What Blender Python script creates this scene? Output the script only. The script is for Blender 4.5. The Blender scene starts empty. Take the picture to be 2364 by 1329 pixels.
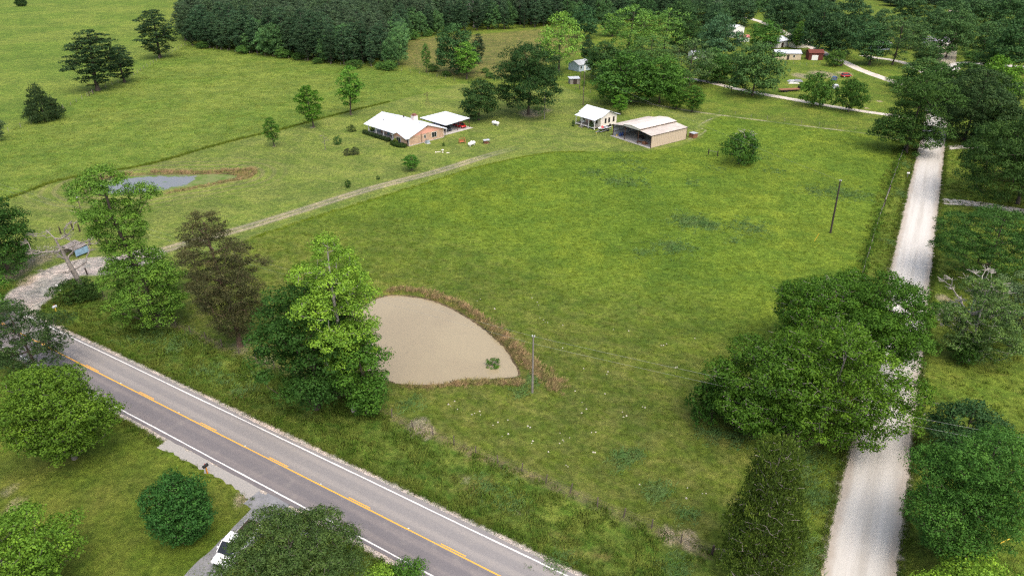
import bpy, math, random
import numpy as np
from math import radians, sin, cos, pi

# ------------------------------------------------------------------ camera, sky, sun, exposure
S = bpy.context.scene
COL = S.collection
W0, H0, FPX, HOR, CAMH = 2364.0, 1329.0, 1576.0, -190.0, 55.0
CX, CY = W0 / 2, H0 / 2
TH = math.atan2(CY - HOR, FPX)
cd = bpy.data.cameras.new('camera'); cam = bpy.data.objects.new('camera', cd); COL.objects.link(cam)
cam.location = (0, 0, CAMH); cam.rotation_euler = (pi / 2 - TH, 0, 0)
cd.sensor_width = 36; cd.lens = 36 * FPX / W0; cd.clip_start = 0.5; cd.clip_end = 6000
S.camera = cam
SUN_EL, SUN_ROT = radians(62), radians(150)
w = bpy.data.worlds.new('World'); S.world = w; w.use_nodes = True
wn = w.node_tree.nodes; wl = w.node_tree.links; wn.clear()
sky = wn.new('ShaderNodeTexSky'); sky.sky_type = 'NISHITA'; sky.sun_disc = False
sky.sun_elevation = SUN_EL; sky.sun_rotation = SUN_ROT
sky.air_density = 1.0; sky.dust_density = 6.0; sky.ozone_density = 1.0
bg = wn.new('ShaderNodeBackground'); bg.inputs[1].default_value = 0.15
wo = wn.new('ShaderNodeOutputWorld'); wl.new(sky.outputs[0], bg.inputs[0]); wl.new(bg.outputs[0], wo.inputs[0])
sd = bpy.data.lights.new('sun', 'SUN'); sd.energy = 1.0; sd.angle = radians(85); sd.color = (1, 0.97, 0.91)
so = bpy.data.objects.new('sun', sd); COL.objects.link(so)
so.rotation_euler = (pi / 2 - SUN_EL, 0, pi - SUN_ROT)
S.view_settings.view_transform = 'Standard'; S.view_settings.look = 'None'
S.view_settings.gamma = 1; S.view_settings.use_curve_mapping = False
S.view_settings.exposure = 0.88
S.cycles.max_bounces = 6; S.cycles.diffuse_bounces = 3; S.cycles.glossy_bounces = 2
S.cycles.transmission_bounces = 3
S.cycles.use_denoising = False; S.cycles.filter_width = 1.3; S.cycles.use_adaptive_sampling = False; S.cycles.sampling_pattern = 'TABULATED_SOBOL'; S.cycles.sample_clamp_indirect = 4

rng = np.random.default_rng(7)
random.seed(7)

# ------------------------------------------------------------------ helpers
def G(u, v, z=0.0):
    a = u - CX; b = CY - v
    dy = b * math.sin(TH) + FPX * math.cos(TH); dz = b * math.cos(TH) - FPX * math.sin(TH)
    t = (z - CAMH) / dz
    return np.array([a * t, dy * t])
def PX(x, y, z):
    dz = z - CAMH
    dep = y * math.cos(TH) - dz * math.sin(TH); up = y * math.sin(TH) + dz * math.cos(TH)
    return CX + FPX * x / dep, CY - FPX * up / dep, dep

def tag(o, label=None, cat=None, group=None, kind=None):
    if label: o['label'] = label
    if cat: o['category'] = cat
    if group: o['group'] = group
    if kind: o['kind'] = kind
    return o
def link(name, data, parent=None):
    o = bpy.data.objects.new(name, data); COL.objects.link(o)
    if parent: o.parent = parent
    return o
def empty(name, loc=(0, 0, 0), rz=0):
    o = link(name, None); o.location = loc; o.rotation_euler = (0, 0, rz); o.empty_display_size = .3
    return o

class MB:
    """collects polygons (mixed sizes) and builds one mesh"""
    def __init__(s): s.v = []; s.f = []; s.mi = []; s.cur = 0
    def add(s, verts, faces):
        n = len(s.v); s.v.extend([tuple(map(float, p)) for p in verts])
        s.f.extend([tuple(i + n for i in f) for f in faces]); s.mi.extend([s.cur] * len(faces)); return s
    def box(s, x0, x1, y0, y1, z0, z1):
        v = [(x0, y0, z0), (x1, y0, z0), (x1, y1, z0), (x0, y1, z0), (x0, y0, z1), (x1, y0, z1), (x1, y1, z1), (x0, y1, z1)]
        return s.add(v, [(0, 3, 2, 1), (4, 5, 6, 7), (0, 1, 5, 4), (1, 2, 6, 5), (2, 3, 7, 6), (3, 0, 4, 7)])
    def cbox(s, c, d, rz=0):
        hx, hy, hz = d[0] / 2, d[1] / 2, d[2] / 2; ca, sa = cos(rz), sin(rz); v = []
        for z in (-hz, hz):
            for x, y in ((-hx, -hy), (hx, -hy), (hx, hy), (-hx, hy)):
                v.append((c[0] + x * ca - y * sa, c[1] + x * sa + y * ca, c[2] + z))
        return s.add(v, [(0, 3, 2, 1), (4, 5, 6, 7), (0, 1, 5, 4), (1, 2, 6, 5), (2, 3, 7, 6), (3, 0, 4, 7)])
    def tube(s, pts, rad, n=6, cap=True):
        pts = [np.array(p, float) for p in pts]
        if np.isscalar(rad): rad = [rad] * len(pts)
        V = []; 
        for i, p in enumerate(pts):
            d = pts[min(i + 1, len(pts) - 1)] - pts[max(i - 1, 0)]; L = np.linalg.norm(d); d = d / (L if L > 1e-9 else 1)
            a = np.cross(d, (0, 0, 1) if abs(d[2]) < .9 else (1, 0, 0)); a /= np.linalg.norm(a); b = np.cross(d, a)
            for k in range(n):
                t = 2 * pi * k / n; V.append(p + rad[i] * (cos(t) * a + sin(t) * b))
        F = []
        for i in range(len(pts) - 1):
            for k in range(n):
                k2 = (k + 1) % n; F.append((i * n + k, i * n + k2, (i + 1) * n + k2, (i + 1) * n + k))
        if cap: F.append(tuple(range(n))); F.append(tuple(range(len(V) - 1, len(V) - n - 1, -1)))
        return s.add(V, F)
    def slab(s, quad, th):
        """thick sheet: 4+ pts top surface, extruded down by th"""
        q = [tuple(p) for p in quad]; n = len(q)
        v = q + [(p[0], p[1], p[2] - th) for p in q]
        f = [tuple(range(n)), tuple(range(2 * n - 1, n - 1, -1))]
        for i in range(n): j = (i + 1) % n; f.append((i, i + n, j + n, j))
        return s.add(v, f)
    def build(s, name, mats, parent=None, smooth=False):
        me = bpy.data.meshes.new(name); me.from_pydata(s.v, [], s.f)
        if not isinstance(mats, (list, tuple)): mats = [mats]
        for m in mats: me.materials.append(m)
        if len(mats) > 1: me.polygons.foreach_set('material_index', s.mi)
        if smooth: me.polygons.foreach_set('use_smooth', [True] * len(me.polygons))
        me.update(); return link(name, me, parent)

def npmesh(name, V, F, attrs=None, mat=None, smooth=False):
    """V (n,3), F (m,k) uniform k"""
    me = bpy.data.meshes.new(name); V = np.asarray(V, np.float32); F = np.asarray(F, np.int32); k = F.shape[1]
    me.vertices.add(len(V)); me.vertices.foreach_set('co', V.ravel())
    me.loops.add(F.size); me.loops.foreach_set('vertex_index', F.ravel())
    me.polygons.add(len(F)); me.polygons.foreach_set('loop_start', np.arange(0, F.size, k, dtype=np.int32))
    me.polygons.foreach_set('loop_total', np.full(len(F), k, np.int32))
    if smooth: me.polygons.foreach_set('use_smooth', np.ones(len(F), bool))
    for n, a in (attrs or {}).items():
        dom = 'POINT' if len(a) == len(V) else 'FACE'
        at = me.attributes.new(n, 'FLOAT', dom); at.data.foreach_set('value', np.asarray(a, np.float32))
    if mat: me.materials.append(mat)
    me.update(calc_edges=True); me.validate(); return me

# ---- node helper
class NT:
    def __init__(s, name):
        s.m = bpy.data.materials.new(name); s.m.use_nodes = True; s.t = s.m.node_tree; s.t.nodes.clear()
        s.out = s.t.nodes.new('ShaderNodeOutputMaterial')
    def n(s, t, **k):
        nd = s.t.nodes.new(t)
        for a, b in k.items(): setattr(nd, a, b)
        return nd
    def set(s, sock, val):
        if hasattr(val, 'is_linked') or hasattr(val, 'links'): s.t.links.new(val, sock)
        elif isinstance(val, (tuple, list)) and len(val) == 3 and sock.type == 'RGBA': sock.default_value = (*val, 1)
        else: sock.default_value = val
    def attr(s, name): return s.n('ShaderNodeAttribute', attribute_name=name).outputs['Fac']
    def pos(s): return s.n('ShaderNodeNewGeometry').outputs['Position']
    def obj(s): return s.n('ShaderNodeTexCoord').outputs['Object']
    def noise(s, vec, scale, detail=4, rough=.6, stretch=None):
        if stretch is not None:
            m0 = s.n('ShaderNodeMapping'); s.set(m0.inputs['Vector'], vec); m0.inputs['Rotation'].default_value = (0, 0, stretch[1])
            mp = s.n('ShaderNodeMapping'); s.set(mp.inputs['Vector'], m0.outputs[0]); mp.inputs['Scale'].default_value = stretch[0]; vec = mp.outputs[0]
        nd = s.n('ShaderNodeTexNoise'); s.set(nd.inputs['Vector'], vec); nd.inputs['Scale'].default_value = scale
        nd.inputs['Detail'].default_value = detail; nd.inputs['Roughness'].default_value = rough; return nd.outputs['Fac']
    def m_(s, op, a, b=0., clamp=False):
        nd = s.n('ShaderNodeMath', operation=op, use_clamp=clamp); s.set(nd.inputs[0], a)
        if len(nd.inputs) > 1: s.set(nd.inputs[1], b)
        return nd.outputs[0]
    def rng(s, v, a, b, c=0., d=1., smooth=True):
        nd = s.n('ShaderNodeMapRange', interpolation_type='SMOOTHSTEP' if smooth else 'LINEAR'); nd.clamp = True if not smooth else nd.clamp
        for i, x in enumerate((v, a, b, c, d)): s.set(nd.inputs[i], x)
        return nd.outputs[0]
    def mix(s, f, a, b, mode='MIX'):
        nd = s.n('ShaderNodeMix', data_type='RGBA', blend_type=mode); s.set(nd.inputs[0], f)
        s.set(nd.inputs[6], a if not isinstance(a, tuple) else (*a, 1)); s.set(nd.inputs[7], b if not isinstance(b, tuple) else (*b, 1)); return nd.outputs[2]
    def bump(s, h, st=.3, dist=.1):
        nd = s.n('ShaderNodeBump'); nd.inputs['Strength'].default_value = st; nd.inputs['Distance'].default_value = dist
        s.set(nd.inputs['Height'], h); return nd.outputs[0]
    def bsdf(s, col, rough=.8, spec=.3, normal=None, metal=0, trans=0, out=True, **kw):
        p = s.n('ShaderNodeBsdfPrincipled'); s.set(p.inputs['Base Color'], col if not isinstance(col, tuple) else (*col, 1))
        s.set(p.inputs['Roughness'], rough); s.set(p.inputs['Specular IOR Level'], spec); s.set(p.inputs['Metallic'], metal)
        if normal is not None: s.set(p.inputs['Normal'], normal)
        if trans:
            tr = s.n('ShaderNodeBsdfTranslucent'); s.set(tr.inputs[0], col if not isinstance(col, tuple) else (*col, 1))
            mx = s.n('ShaderNodeMixShader'); mx.inputs[0].default_value = trans
            s.t.links.new(p.outputs[0], mx.inputs[1]); s.t.links.new(tr.outputs[0], mx.inputs[2]); o = mx.outputs[0]
        else: o = p.outputs[0]
        s.t.links.new(o, s.out.inputs['Surface']); return s.m

def simple(name, col, rough=.7, spec=.3, var=.15, scale=3, metal=0, bump=0):
    n = NT(name); f = n.noise(n.obj(), scale, 5)
    c = n.mix(n.rng(f, .3, .7), tuple(x * (1 - var) for x in col), tuple(min(1, x * (1 + var)) for x in col))
    return n.bsdf(c, rough, spec, metal=metal, normal=n.bump(f, bump, .05) if bump else None)

# ------------------------------------------------------------------ layout lines (world, from the place's plan)
def poly(pts, z=0): return np.array([G(u, v, z) for u, v in pts])
def seg_dist(P, A, closed):
    B = np.roll(A, -1, 0) if closed else A[1:]
    A2 = A if closed else A[:-1]
    best = np.full(len(P), 1e9)
    for a, b in zip(A2, B):
        d = b - a; L = max(d @ d, 1e-9); t = np.clip(((P - a) @ d) / L, 0, 1)
        q = P - (a + t[:, None] * d); best = np.minimum(best, (q ** 2).sum(1))
    return np.sqrt(best)
def inside(P, A):
    ins = np.zeros(len(P), bool); x, y = P[:, 0], P[:, 1]; n = len(A)
    for i in range(n):
        x1, y1 = A[i]; x2, y2 = A[(i + 1) % n]
        if y1 == y2: continue
        c = ((y1 > y) != (y2 > y)) & (x < (x2 - x1) * (y - y1) / (y2 - y1) + x1); ins ^= c
    return ins
def sdf(P, A): d = seg_dist(P, A, True); return np.where(inside(P, A), d, -d)
def smooth_line(A, step=1.0):
    A = np.asarray(A, float); out = []
    n = len(A)
    for i in range(n - 1):
        p0 = A[max(i - 1, 0)]; p1 = A[i]; p2 = A[i + 1]; p3 = A[min(i + 2, n - 1)]
        L = np.linalg.norm(p2 - p1); k = max(2, int(L / step))
        for j in range(k):
            t = j / k
            out.append(.5 * ((2 * p1) + (-p0 + p2) * t + (2 * p0 - 5 * p1 + 4 * p2 - p3) * t * t + (-p0 + 3 * p1 - 3 * p2 + p3) * t ** 3))
    out.append(A[-1]); return np.array(out)

HC = G(600, 1047.5)                       # point on the highway centre
HA = radians(-30.585); HD = np.array([cos(HA), sin(HA)]); HN = np.array([-HD[1], HD[0]])   # along, across (north)
# refine the centre offset from several readings
_c = poly([(166, 829), (255, 875), (456, 977), (620, 1057), (900, 1203), (1157, 1329)]); HC = HC + HN * np.mean((_c - HC) @ HN)
GR0 = (G(2110, 383) + G(2177, 380)) / 2 ; _e = (G(1889, 1329) + G(2075, 1329)) / 2
GD = (GR0 - _e) / np.linalg.norm(GR0 - _e); GN_ = np.array([-GD[1], GD[0]])

L_LAWN = poly([(-200, 530), (50, 449), (118, 423), (213, 402), (305, 388), (381, 371), (476, 343), (571, 318), (647, 301), (761, 270), (900, 236), (1068, 192),
               (1180, 205), (1250, 185), (1300, 200), (1400, 245), (1480, 235), (1600, 258), (1660, 266), (1635, 285), (1617, 302), (1625, 315), (1568, 337), (1500, 347), (1449, 349), (1350, 349), (1280, 350), (1200, 362), (1100, 385),
               (1000, 416), (850, 462), (700, 508), (590, 545), (480, 590), (330, 660), (240, 690), (100, 690), (-200, 800)])
L_FIELD = poly([(-400, 620), (-200, 530), (50, 449), (118, 423), (213, 402), (305, 388), (381, 371), (476, 343), (571, 318), (647, 301), (761, 270), (900, 236), (1068, 192),
                (1000, 178), (905, 162), (760, 150), (640, 134), (430, 105), (0, 312), (-400, 520)])
L_FIELD2 = poly([(-400, 515), (0, 310), (430, 103), (400, 40), (440, -60), (-1500, -60), (-1500, 515)])
L_PAST = poly([(590, 547), (700, 510), (850, 464), (1000, 418), (1100, 387), (1200, 364), (1280, 352), (1350, 351), (1449, 351), (1500, 349), (1568, 339), (1627, 316), (1619, 302), (1637, 285), (1662, 268),
               (1810, 287), (2004, 311), (2080, 325), (2060, 420), (2010, 570), (1985, 640), (1900, 850), (1740, 1240), (1644, 1279), (1316, 1137), (1048, 1026), (905, 964), (659, 859), (418, 755), (273, 695), (330, 662), (480, 592)])
L_DRY = poly([(925, 150), (930, 95), (1000, 85), (1130, 78), (1240, 68), (1330, 70), (1340, 120), (1250, 150), (1180, 180), (1060, 180)])
L_POND = poly([(903, 682), (943, 684), (990, 692), (1033, 708), (1070, 728), (1106, 751), (1142, 780), (1167, 805), (1185, 834), (1198, 860), (1193, 871), (1156, 873), (1088, 877), (1033, 884), (986, 889),
               (925, 886), (903, 881), (870, 870), (835, 845), (800, 805), (786, 765), (806, 730), (850, 700), (878, 687)], -.5)
L_POND = smooth_line(np.vstack([L_POND, L_POND[:1]]), .6)[:-1]
L_POND2 = poly([(196, 437), (208, 424), (244, 413), (274, 409), (354, 404), (449, 403), (500, 402), (535, 404), (545, 410), (500, 419), (457, 428), (411, 434), (373, 441), (316, 450), (259, 449), (215, 446)], -.4)
L_POND2 = smooth_line(np.vstack([L_POND2, L_POND2[:1]]), .8)[:-1]
L_SWALE = poly([(500, 402), (533, 396), (571, 391), (596, 396), (579, 411), (540, 418), (500, 419)])
TRACK = smooth_line(poly([(250, 618), (330, 592), (430, 562), (570, 524), (700, 484), (850, 437), (1000, 398), (1060, 380), (1130, 358), (1195, 341), (1240, 333)]), 1.5)
ENTR = smooth_line(poly([(20, 735), (75, 672), (130, 635), (190, 615), (260, 612), (330, 592)]), 1.2)
PATHN = smooth_line(poly([(1390, 222), (1500, 240), (1600, 257), (1658, 265), (1810, 285), (2004, 309), (2070, 322)]), 1.5)
LOOP = smooth_line(poly([(1590, 322), (1622, 308), (1628, 300), (1612, 292), (1640, 275), (1662, 267)]), 1.)

def pond_prof(d, depth, bank):          # d signed distance, + inside water outline
    return np.where(d > 0, -depth - .6 * np.clip(d / 3, 0, 1) - .02, -depth * np.clip(1 + d / bank, 0, 1) ** 1.5)
def height(P):
    P = np.asarray(P, float).reshape(-1, 2)
    z = np.zeros(len(P))
    lat = (P - HC) @ HN
    lon = (P - HC) @ HD
    fade = np.clip((90 - np.abs(lon)) / 20, 0, 1)
    z -= .45 * np.exp(-((lat - 9.2) / 1.5) ** 2) * fade
    m = (np.abs(P[:, 0]) < 120) & (P[:, 1] < 220)
    if m.any():
        Q = P[m]
        a = pond_prof(sdf(Q, L_POND), .5, 1.6); b = pond_prof(sdf(Q, L_POND2), .4, 1.6)
        c = -.35 * np.clip(sdf(Q, L_SWALE) / 1.5, 0, 1)
        z[m] = np.minimum(np.minimum(z[m], a), np.minimum(b, c))
    return z
def hz(x, y): return float(height([[x, y]])[0])

# ------------------------------------------------------------------ ground
def axis(lo, hi, dlo, dhi, step, grow=1.12):
    c = list(np.arange(dlo, dhi + .01, step)); s = step; x = dhi
    while x < hi: s *= grow; x += s; c.append(x)
    s = step; x = dlo
    while x > lo: s *= grow; x -= s; c.insert(0, x)
    return np.array(c)
gx = axis(-2200, 2200, -130, 150, .9); gy = axis(-300, 4000, 42, 245, .9)
XX, YY = np.meshgrid(gx, gy); GP = np.stack([XX.ravel(), YY.ravel()], 1)
nx, ny = len(gx), len(gy)
ii = np.arange(nx * ny).reshape(ny, nx)
GF = np.stack([ii[:-1, :-1], ii[:-1, 1:], ii[1:, 1:], ii[1:, :-1]], -1).reshape(-1, 4)
def cl(a): return np.clip(a, -40, 40)
blobs_dirt = [(680, 565, 16), (1010, 930, 0)]
ATT = {
    'lawn': cl(sdf(GP, L_LAWN)), 'field': cl(np.maximum(sdf(GP, L_FIELD), sdf(GP, L_FIELD2))), 'past': cl(sdf(GP, L_PAST)),
    'dry': cl(sdf(GP, L_DRY)), 'lat': np.clip((GP - HC) @ HN, -200, 200), 'glat': cl((GP - GR0) @ GN_),
    'track': np.clip(seg_dist(GP, TRACK, False), 0, 20), 'entr': np.clip(seg_dist(GP, ENTR, False), 0, 20),
    'pathn': np.clip(np.minimum(seg_dist(GP, PATHN, False) * 1.0, seg_dist(GP, LOOP, False) * 1.6), 0, 20),
    'tend': np.clip(np.hypot(GP[:, 0] - TRACK[-1][0], GP[:, 1] - TRACK[-1][1]), 0, 60),
    'fence': np.clip(seg_dist(GP, poly([(241, 687), (330, 721), (482, 786.5), (659, 859), (905, 964), (999, 1003), (1098, 1048.6), (1204, 1089), (1316, 1137), (1440, 1194), (1572, 1252), (1644, 1279)]), False), 0, 20),
    'pond2': np.clip(-sdf(GP, L_POND2), -1, 30),
    'pond': cl(np.maximum(sdf(GP, L_POND), sdf(GP, L_POND2))), 'swale': cl(sdf(GP, L_SWALE)),
}
# bare earth patches: (u, v, radius m, strength)
PATCH = [(968, 985, 2.2, 1), (985, 997, 1.6, 1), (60, 900, 2.5, .5), (1075, 1100, 1.3, .6), (1200, 1175, 1.2, .7), (1225, 1170, 1, .6), (1440, 1190, 1.2, .5), (1545, 1235, 1.8, .8), (1590, 1245, 2, .8),
         (560, 1150, 1.6, .9), (1000, 300, 0, 0), (1320, 250, 0, 0), (20, 1130, 2, .6), (35, 1165, 2.4, .6), (90, 1170, 1.5, .5), (1430, 1250, 1, .5), (1180, 1020, 1, .3),
         (240, 700, 1.5, .5), (290, 712, 1.5, .6), (620, 830, 3, .55), (560, 800, 4.5, .55), (690, 905, 2.5, .4), (740, 935, 2, .4), (1060, 1098, 1.5, .5), (2180, 690, 2.2, .9), (2150, 730, 1.4, .3), (1730, 985, 3, .7), (1830, 1000, 3.5, .8), (1880, 1010, 2, .7),
         (1225, 262, 7, .8), (1260, 255, 5, .6), (1850, 175, 7, .8), (1900, 172, 9, .9), (1950, 170, 6, .8), (1800, 170, 4, .5), (2030, 234, 2, .8), (2005, 232, 3, .5), (2000, 250, 2, .7), (2050, 160, 5, .5), (890, 158, 6, .5), (1065, 330, 0, 0), (1030, 350, 1.5, .4),
         (722, 294, 1.6, .8), (633, 338, 1.3, .7), (812, 265, 1.3, .7), (1124, 331, 1.2, .8), (680, 314, 1.2, .5), (1050, 300, 0, 0), (150, 640, 3.0, .3), (90, 600, 5, .7), (40, 625, 5, .7), (60, 645, 3, .8), (120, 585, 3, .5), (2260, 1245, 1.2, .8), (545, 1140, 1, .5),
         (770, 1290, 1.5, .3), (1320, 185, 2.5, .8), (1690, 340, 5, .2), (1770, 320, 5, .22), (1140, 1065, .9, .7)]
dv = np.zeros(len(GP))
for u, v, r, s in PATCH:
    if r <= 0: continue
    c = G(u, v); d = np.hypot(GP[:, 0] - c[0], (GP[:, 1] - c[1]) * .7); dv = np.maximum(dv, s * .85 * np.exp(-(d / (r * .75)) ** 2))
ATT['dirt'] = dv

PAS = [(.090, .150, .015), (.114, .168, .017), (.072, .134, .015), (.138, .160, .036)]
PBS = [(.076, .112, .015), (.112, .130, .030), (.058, .102, .013)]
NEARB = (75, 30)
n = NT('ground_mat')
P_ = n.pos()
big = n.noise(P_, .025, 4, .55); mid = n.noise(P_, .12, 5, .65); fine = n.noise(P_, 1.3, 6, .7); vf = n.noise(P_, 6, 4, .7)
midb = n.noise(P_, .35, 5, .7, ((1, 1.6, 1), .5)); streak = n.noise(P_, .5, 4, .6, ((.25, 2.2, 1), radians(30)))
warp = n.m_('MULTIPLY', n.m_('SUBTRACT', n.noise(P_, .8, 5, .75), .5), 2.2)
warpf = n.m_('MULTIPLY', n.m_('SUBTRACT', n.noise(P_, 3.0, 5, .8), .5), 1.6)
sp = n.m_('ADD', n.m_('MULTIPLY', fine, .6), n.m_('MULTIPLY', vf, .4))
# rough meadow (default)
rough_c = n.mix(n.rng(mid, .35, .65), (.080, .135, .016), (.112, .150, .022))
rough_c = n.mix(n.rng(midb, .5, .75, 0, .7), rough_c, (.130, .140, .034))
# pasture: bright yellow-green far, olive and shorter near the road
lat = n.attr('lat')
pa = n.mix(n.rng(big, .38, .62), PAS[0], PAS[1]); pa = n.mix(n.rng(mid, .42, .62, 0, .6), pa, PAS[2]); pa = n.mix(n.rng(midb, .56, .78, 0, .5), pa, PAS[3])
near = n.rng(n.m_('ADD', lat, n.m_('MULTIPLY', n.m_('SUBTRACT', big, .5), 60.)), NEARB[0], NEARB[1])
pb = n.mix(n.rng(midb, .36, .66), PBS[0], PBS[1]); pb = n.mix(n.rng(mid, .5, .7, 0, .6), pb, PBS[2])
pa = n.mix(near, pa, pb)
# hay field west
fi = n.mix(n.rng(big, .4, .6), (.092, .152, .022), (.126, .175, .030))
fi = n.mix(n.rng(midb, .45, .75, 0, .6), fi, (.165, .190, .040))
fi = n.mix(n.rng(streak, .55, .8, 0, .4), fi, (.080, .145, .016))
# lawn
la = n.mix(n.rng(mid, .35, .65), (.112, .162, .028), (.135, .172, .038))
la = n.mix(n.rng(streak, .48, .72, 0, .6), la, (.155, .172, .055))
la = n.mix(n.rng(midb, .6, .8, 0, .6), la, (.092, .155, .026))
mow = n.m_('SINE', n.m_('ADD', n.m_('MULTIPLY', n.attr('pond2'), 2.3), n.m_('MULTIPLY', warp, .8)))
la = n.mix(n.m_('MULTIPLY', n.rng(mow, -.2, .9), n.rng(n.attr('pond2'), 16, 5, 0, .85)), la, (.150, .160, .058))
mow2 = n.m_('SINE', n.m_('MULTIPLY', n.attr('track'), 2.1)); la = n.mix(n.m_('MULTIPLY', n.rng(mow2, 0, 1), n.rng(n.attr('track'), 16, 4, 0, .3)), la, (.085, .150, .026))
# verge by the highway
ve = n.mix(n.rng(midb, .38, .62), (.058, .112, .014), (.100, .138, .024))
ve = n.mix(n.rng(mid, .55, .72, 0, .8), ve, (.135, .112, .038))
# south lawn
sl = n.mix(n.rng(mid, .35, .7), (.078, .125, .014), (.112, .134, .024))
sl = n.mix(n.rng(big, .52, .7, 0, .6), sl, (.125, .122, .038))
c = rough_c
c = n.mix(n.rng(n.m_('ADD', n.attr('past'), n.m_('MULTIPLY', warp, 1.5)), -1.2, 1.2), c, pa)
c = n.mix(n.rng(n.m_('ADD', n.attr('field'), n.m_('MULTIPLY', warp, .3)), -.3, .3), c, fi)
c = n.mix(n.m_('MULTIPLY', n.rng(n.m_('ADD', n.attr('lawn'), n.m_('MULTIPLY', warp, .4)), -.5, .5), n.m_('SUBTRACT', 1., n.rng(n.m_('ADD', n.attr('past'), n.m_('MULTIPLY', warp, 1.2)), -1., 1.2))), c, la)
c = n.mix(n.rng(n.m_('ADD', n.attr('dry'), n.m_('MULTIPLY', warp, 4.)), -5, 5, 0, .85), c, n.mix(n.rng(midb, .35, .65), (.160, .135, .052), (.085, .110, .022)))
vz = n.m_('MULTIPLY', n.rng(n.m_('ADD', lat, warp), 13.5, 12.0), n.rng(lat, 0, 1))
c = n.mix(vz, c, ve)
c = n.mix(n.rng(n.m_('ADD', lat, warp), -3, -4), c, sl)
fe = n.rng(n.m_('ADD', n.attr('fence'), warpf), 1.1, .2)
c = n.mix(n.m_('MULTIPLY', fe, n.rng(mid, .3, .6, .3, .85)), c, n.mix(n.rng(fine, .35, .65), (.165, .135, .085), (.120, .115, .045)))
# pond banks
pd = n.m_('ADD', n.attr('pond'), warpf)
c = n.mix(n.rng(n.m_('ADD', n.attr('swale'), warpf), -.6, .8, 0, .8), c, n.mix(n.rng(fine, .4, .6), (.160, .105, .045), (.110, .100, .030)))
c = n.mix(n.m_('MULTIPLY', n.rng(pd, -1.5, -.7), .5), c, n.mix(n.rng(midb, .4, .6), (.150, .095, .045), (.060, .090, .012)))
c = n.mix(n.rng(n.attr('pond'), -.35, -.05), c, (.11, .085, .05))
# worn tracks
t1 = n.m_('ABSOLUTE', n.m_('SUBTRACT', n.attr('track'), .85))
tw = n.rng(n.m_('ADD', t1, n.m_('MULTIPLY', warpf, .55)), .75, .1)
tfd = n.rng(n.attr('tend'), 3, 32, .0, 1.)
c = n.mix(n.m_('MULTIPLY', n.m_('MULTIPLY', tw, tfd), n.rng(mid, .2, .55, .6, 1.)), c, n.mix(n.rng(fine, .3, .7), (.340, .305, .225), (.250, .225, .155)))
c = n.mix(n.m_('MULTIPLY', tfd, n.rng(n.m_('ADD', n.attr('track'), warpf), 2.3, .9, 0, .6)), c, (.210, .200, .120))
ew = n.rng(n.m_('ADD', n.attr('entr'), n.m_('MULTIPLY', warpf, .9)), 4.2, 3.2)
c = n.mix(ew, c, n.mix(n.rng(n.m_('ADD', midb, n.m_('MULTIPLY', vf, .2)), .45, .75), (.37, .345, .30), (.25, .235, .21)))
pn = n.rng(n.m_('ADD', n.attr('pathn'), n.m_('MULTIPLY', warpf, .9)), .9, .2)
c = n.mix(n.m_('MULTIPLY', pn, n.rng(mid, .38, .62, .15, .9)), c, (.34, .31, .22))
# dirt patches
dd = n.rng(n.m_('ADD', n.attr('dirt'), n.m_('MULTIPLY', n.m_('ADD', warp, warpf), .16)), .3, .6)
c = n.mix(n.m_('MULTIPLY', dd, .7), c, n.mix(n.rng(vf, .35, .65), (.20, .160, .100), (.32, .28, .21)))
# gravel shoulders of the highway and fines beside the gravel road
al = n.m_('ABSOLUTE', lat)
sh = n.rng(n.m_('ADD', al, n.m_('MULTIPLY', warpf, .55)), 4.75, 4.05)
c = n.mix(sh, c, n.mix(n.rng(vf, .3, .7), (.30, .27, .225), (.46, .43, .38)))
ga = n.m_('ABSOLUTE', n.attr('glat'))
gs = n.rng(n.m_('ADD', ga, n.m_('MULTIPLY', warpf, .5)), 3.9, 3.3)
c = n.mix(n.m_('MULTIPLY', gs, .8), c, (.33, .30, .24))
wide = n.noise(P_, .055, 5, .7); sc = n.mix(n.rng(sp, .36, .64), (.58, .60, .58), (1.40, 1.37, 1.37)); c = n.mix(1.0, c, n.mix(n.rng(wide, .35, .65), (.86, .88, .90), (1.16, 1.12, 1.10)), 'MULTIPLY'); c = n.mix(1.0, c, n.mix(n.rng(n.noise(P_, .22, 6, .8), .38, .62), (.84, .88, .88), (1.16, 1.10, 1.12)), 'MULTIPLY')
c = n.mix(1.0, c, sc, 'MULTIPLY')
bm = n.bump(n.m_('ADD', n.m_('MULTIPLY', fine, .7), n.m_('MULTIPLY', vf, .5)), .9, .35)
gm = n.bsdf(c, .95, .1, bm)
zz = height(GP)
gnd = link('ground', npmesh('ground', np.column_stack([GP, zz]), GF, ATT, gm, True)); tag(gnd, kind='structure')

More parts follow.
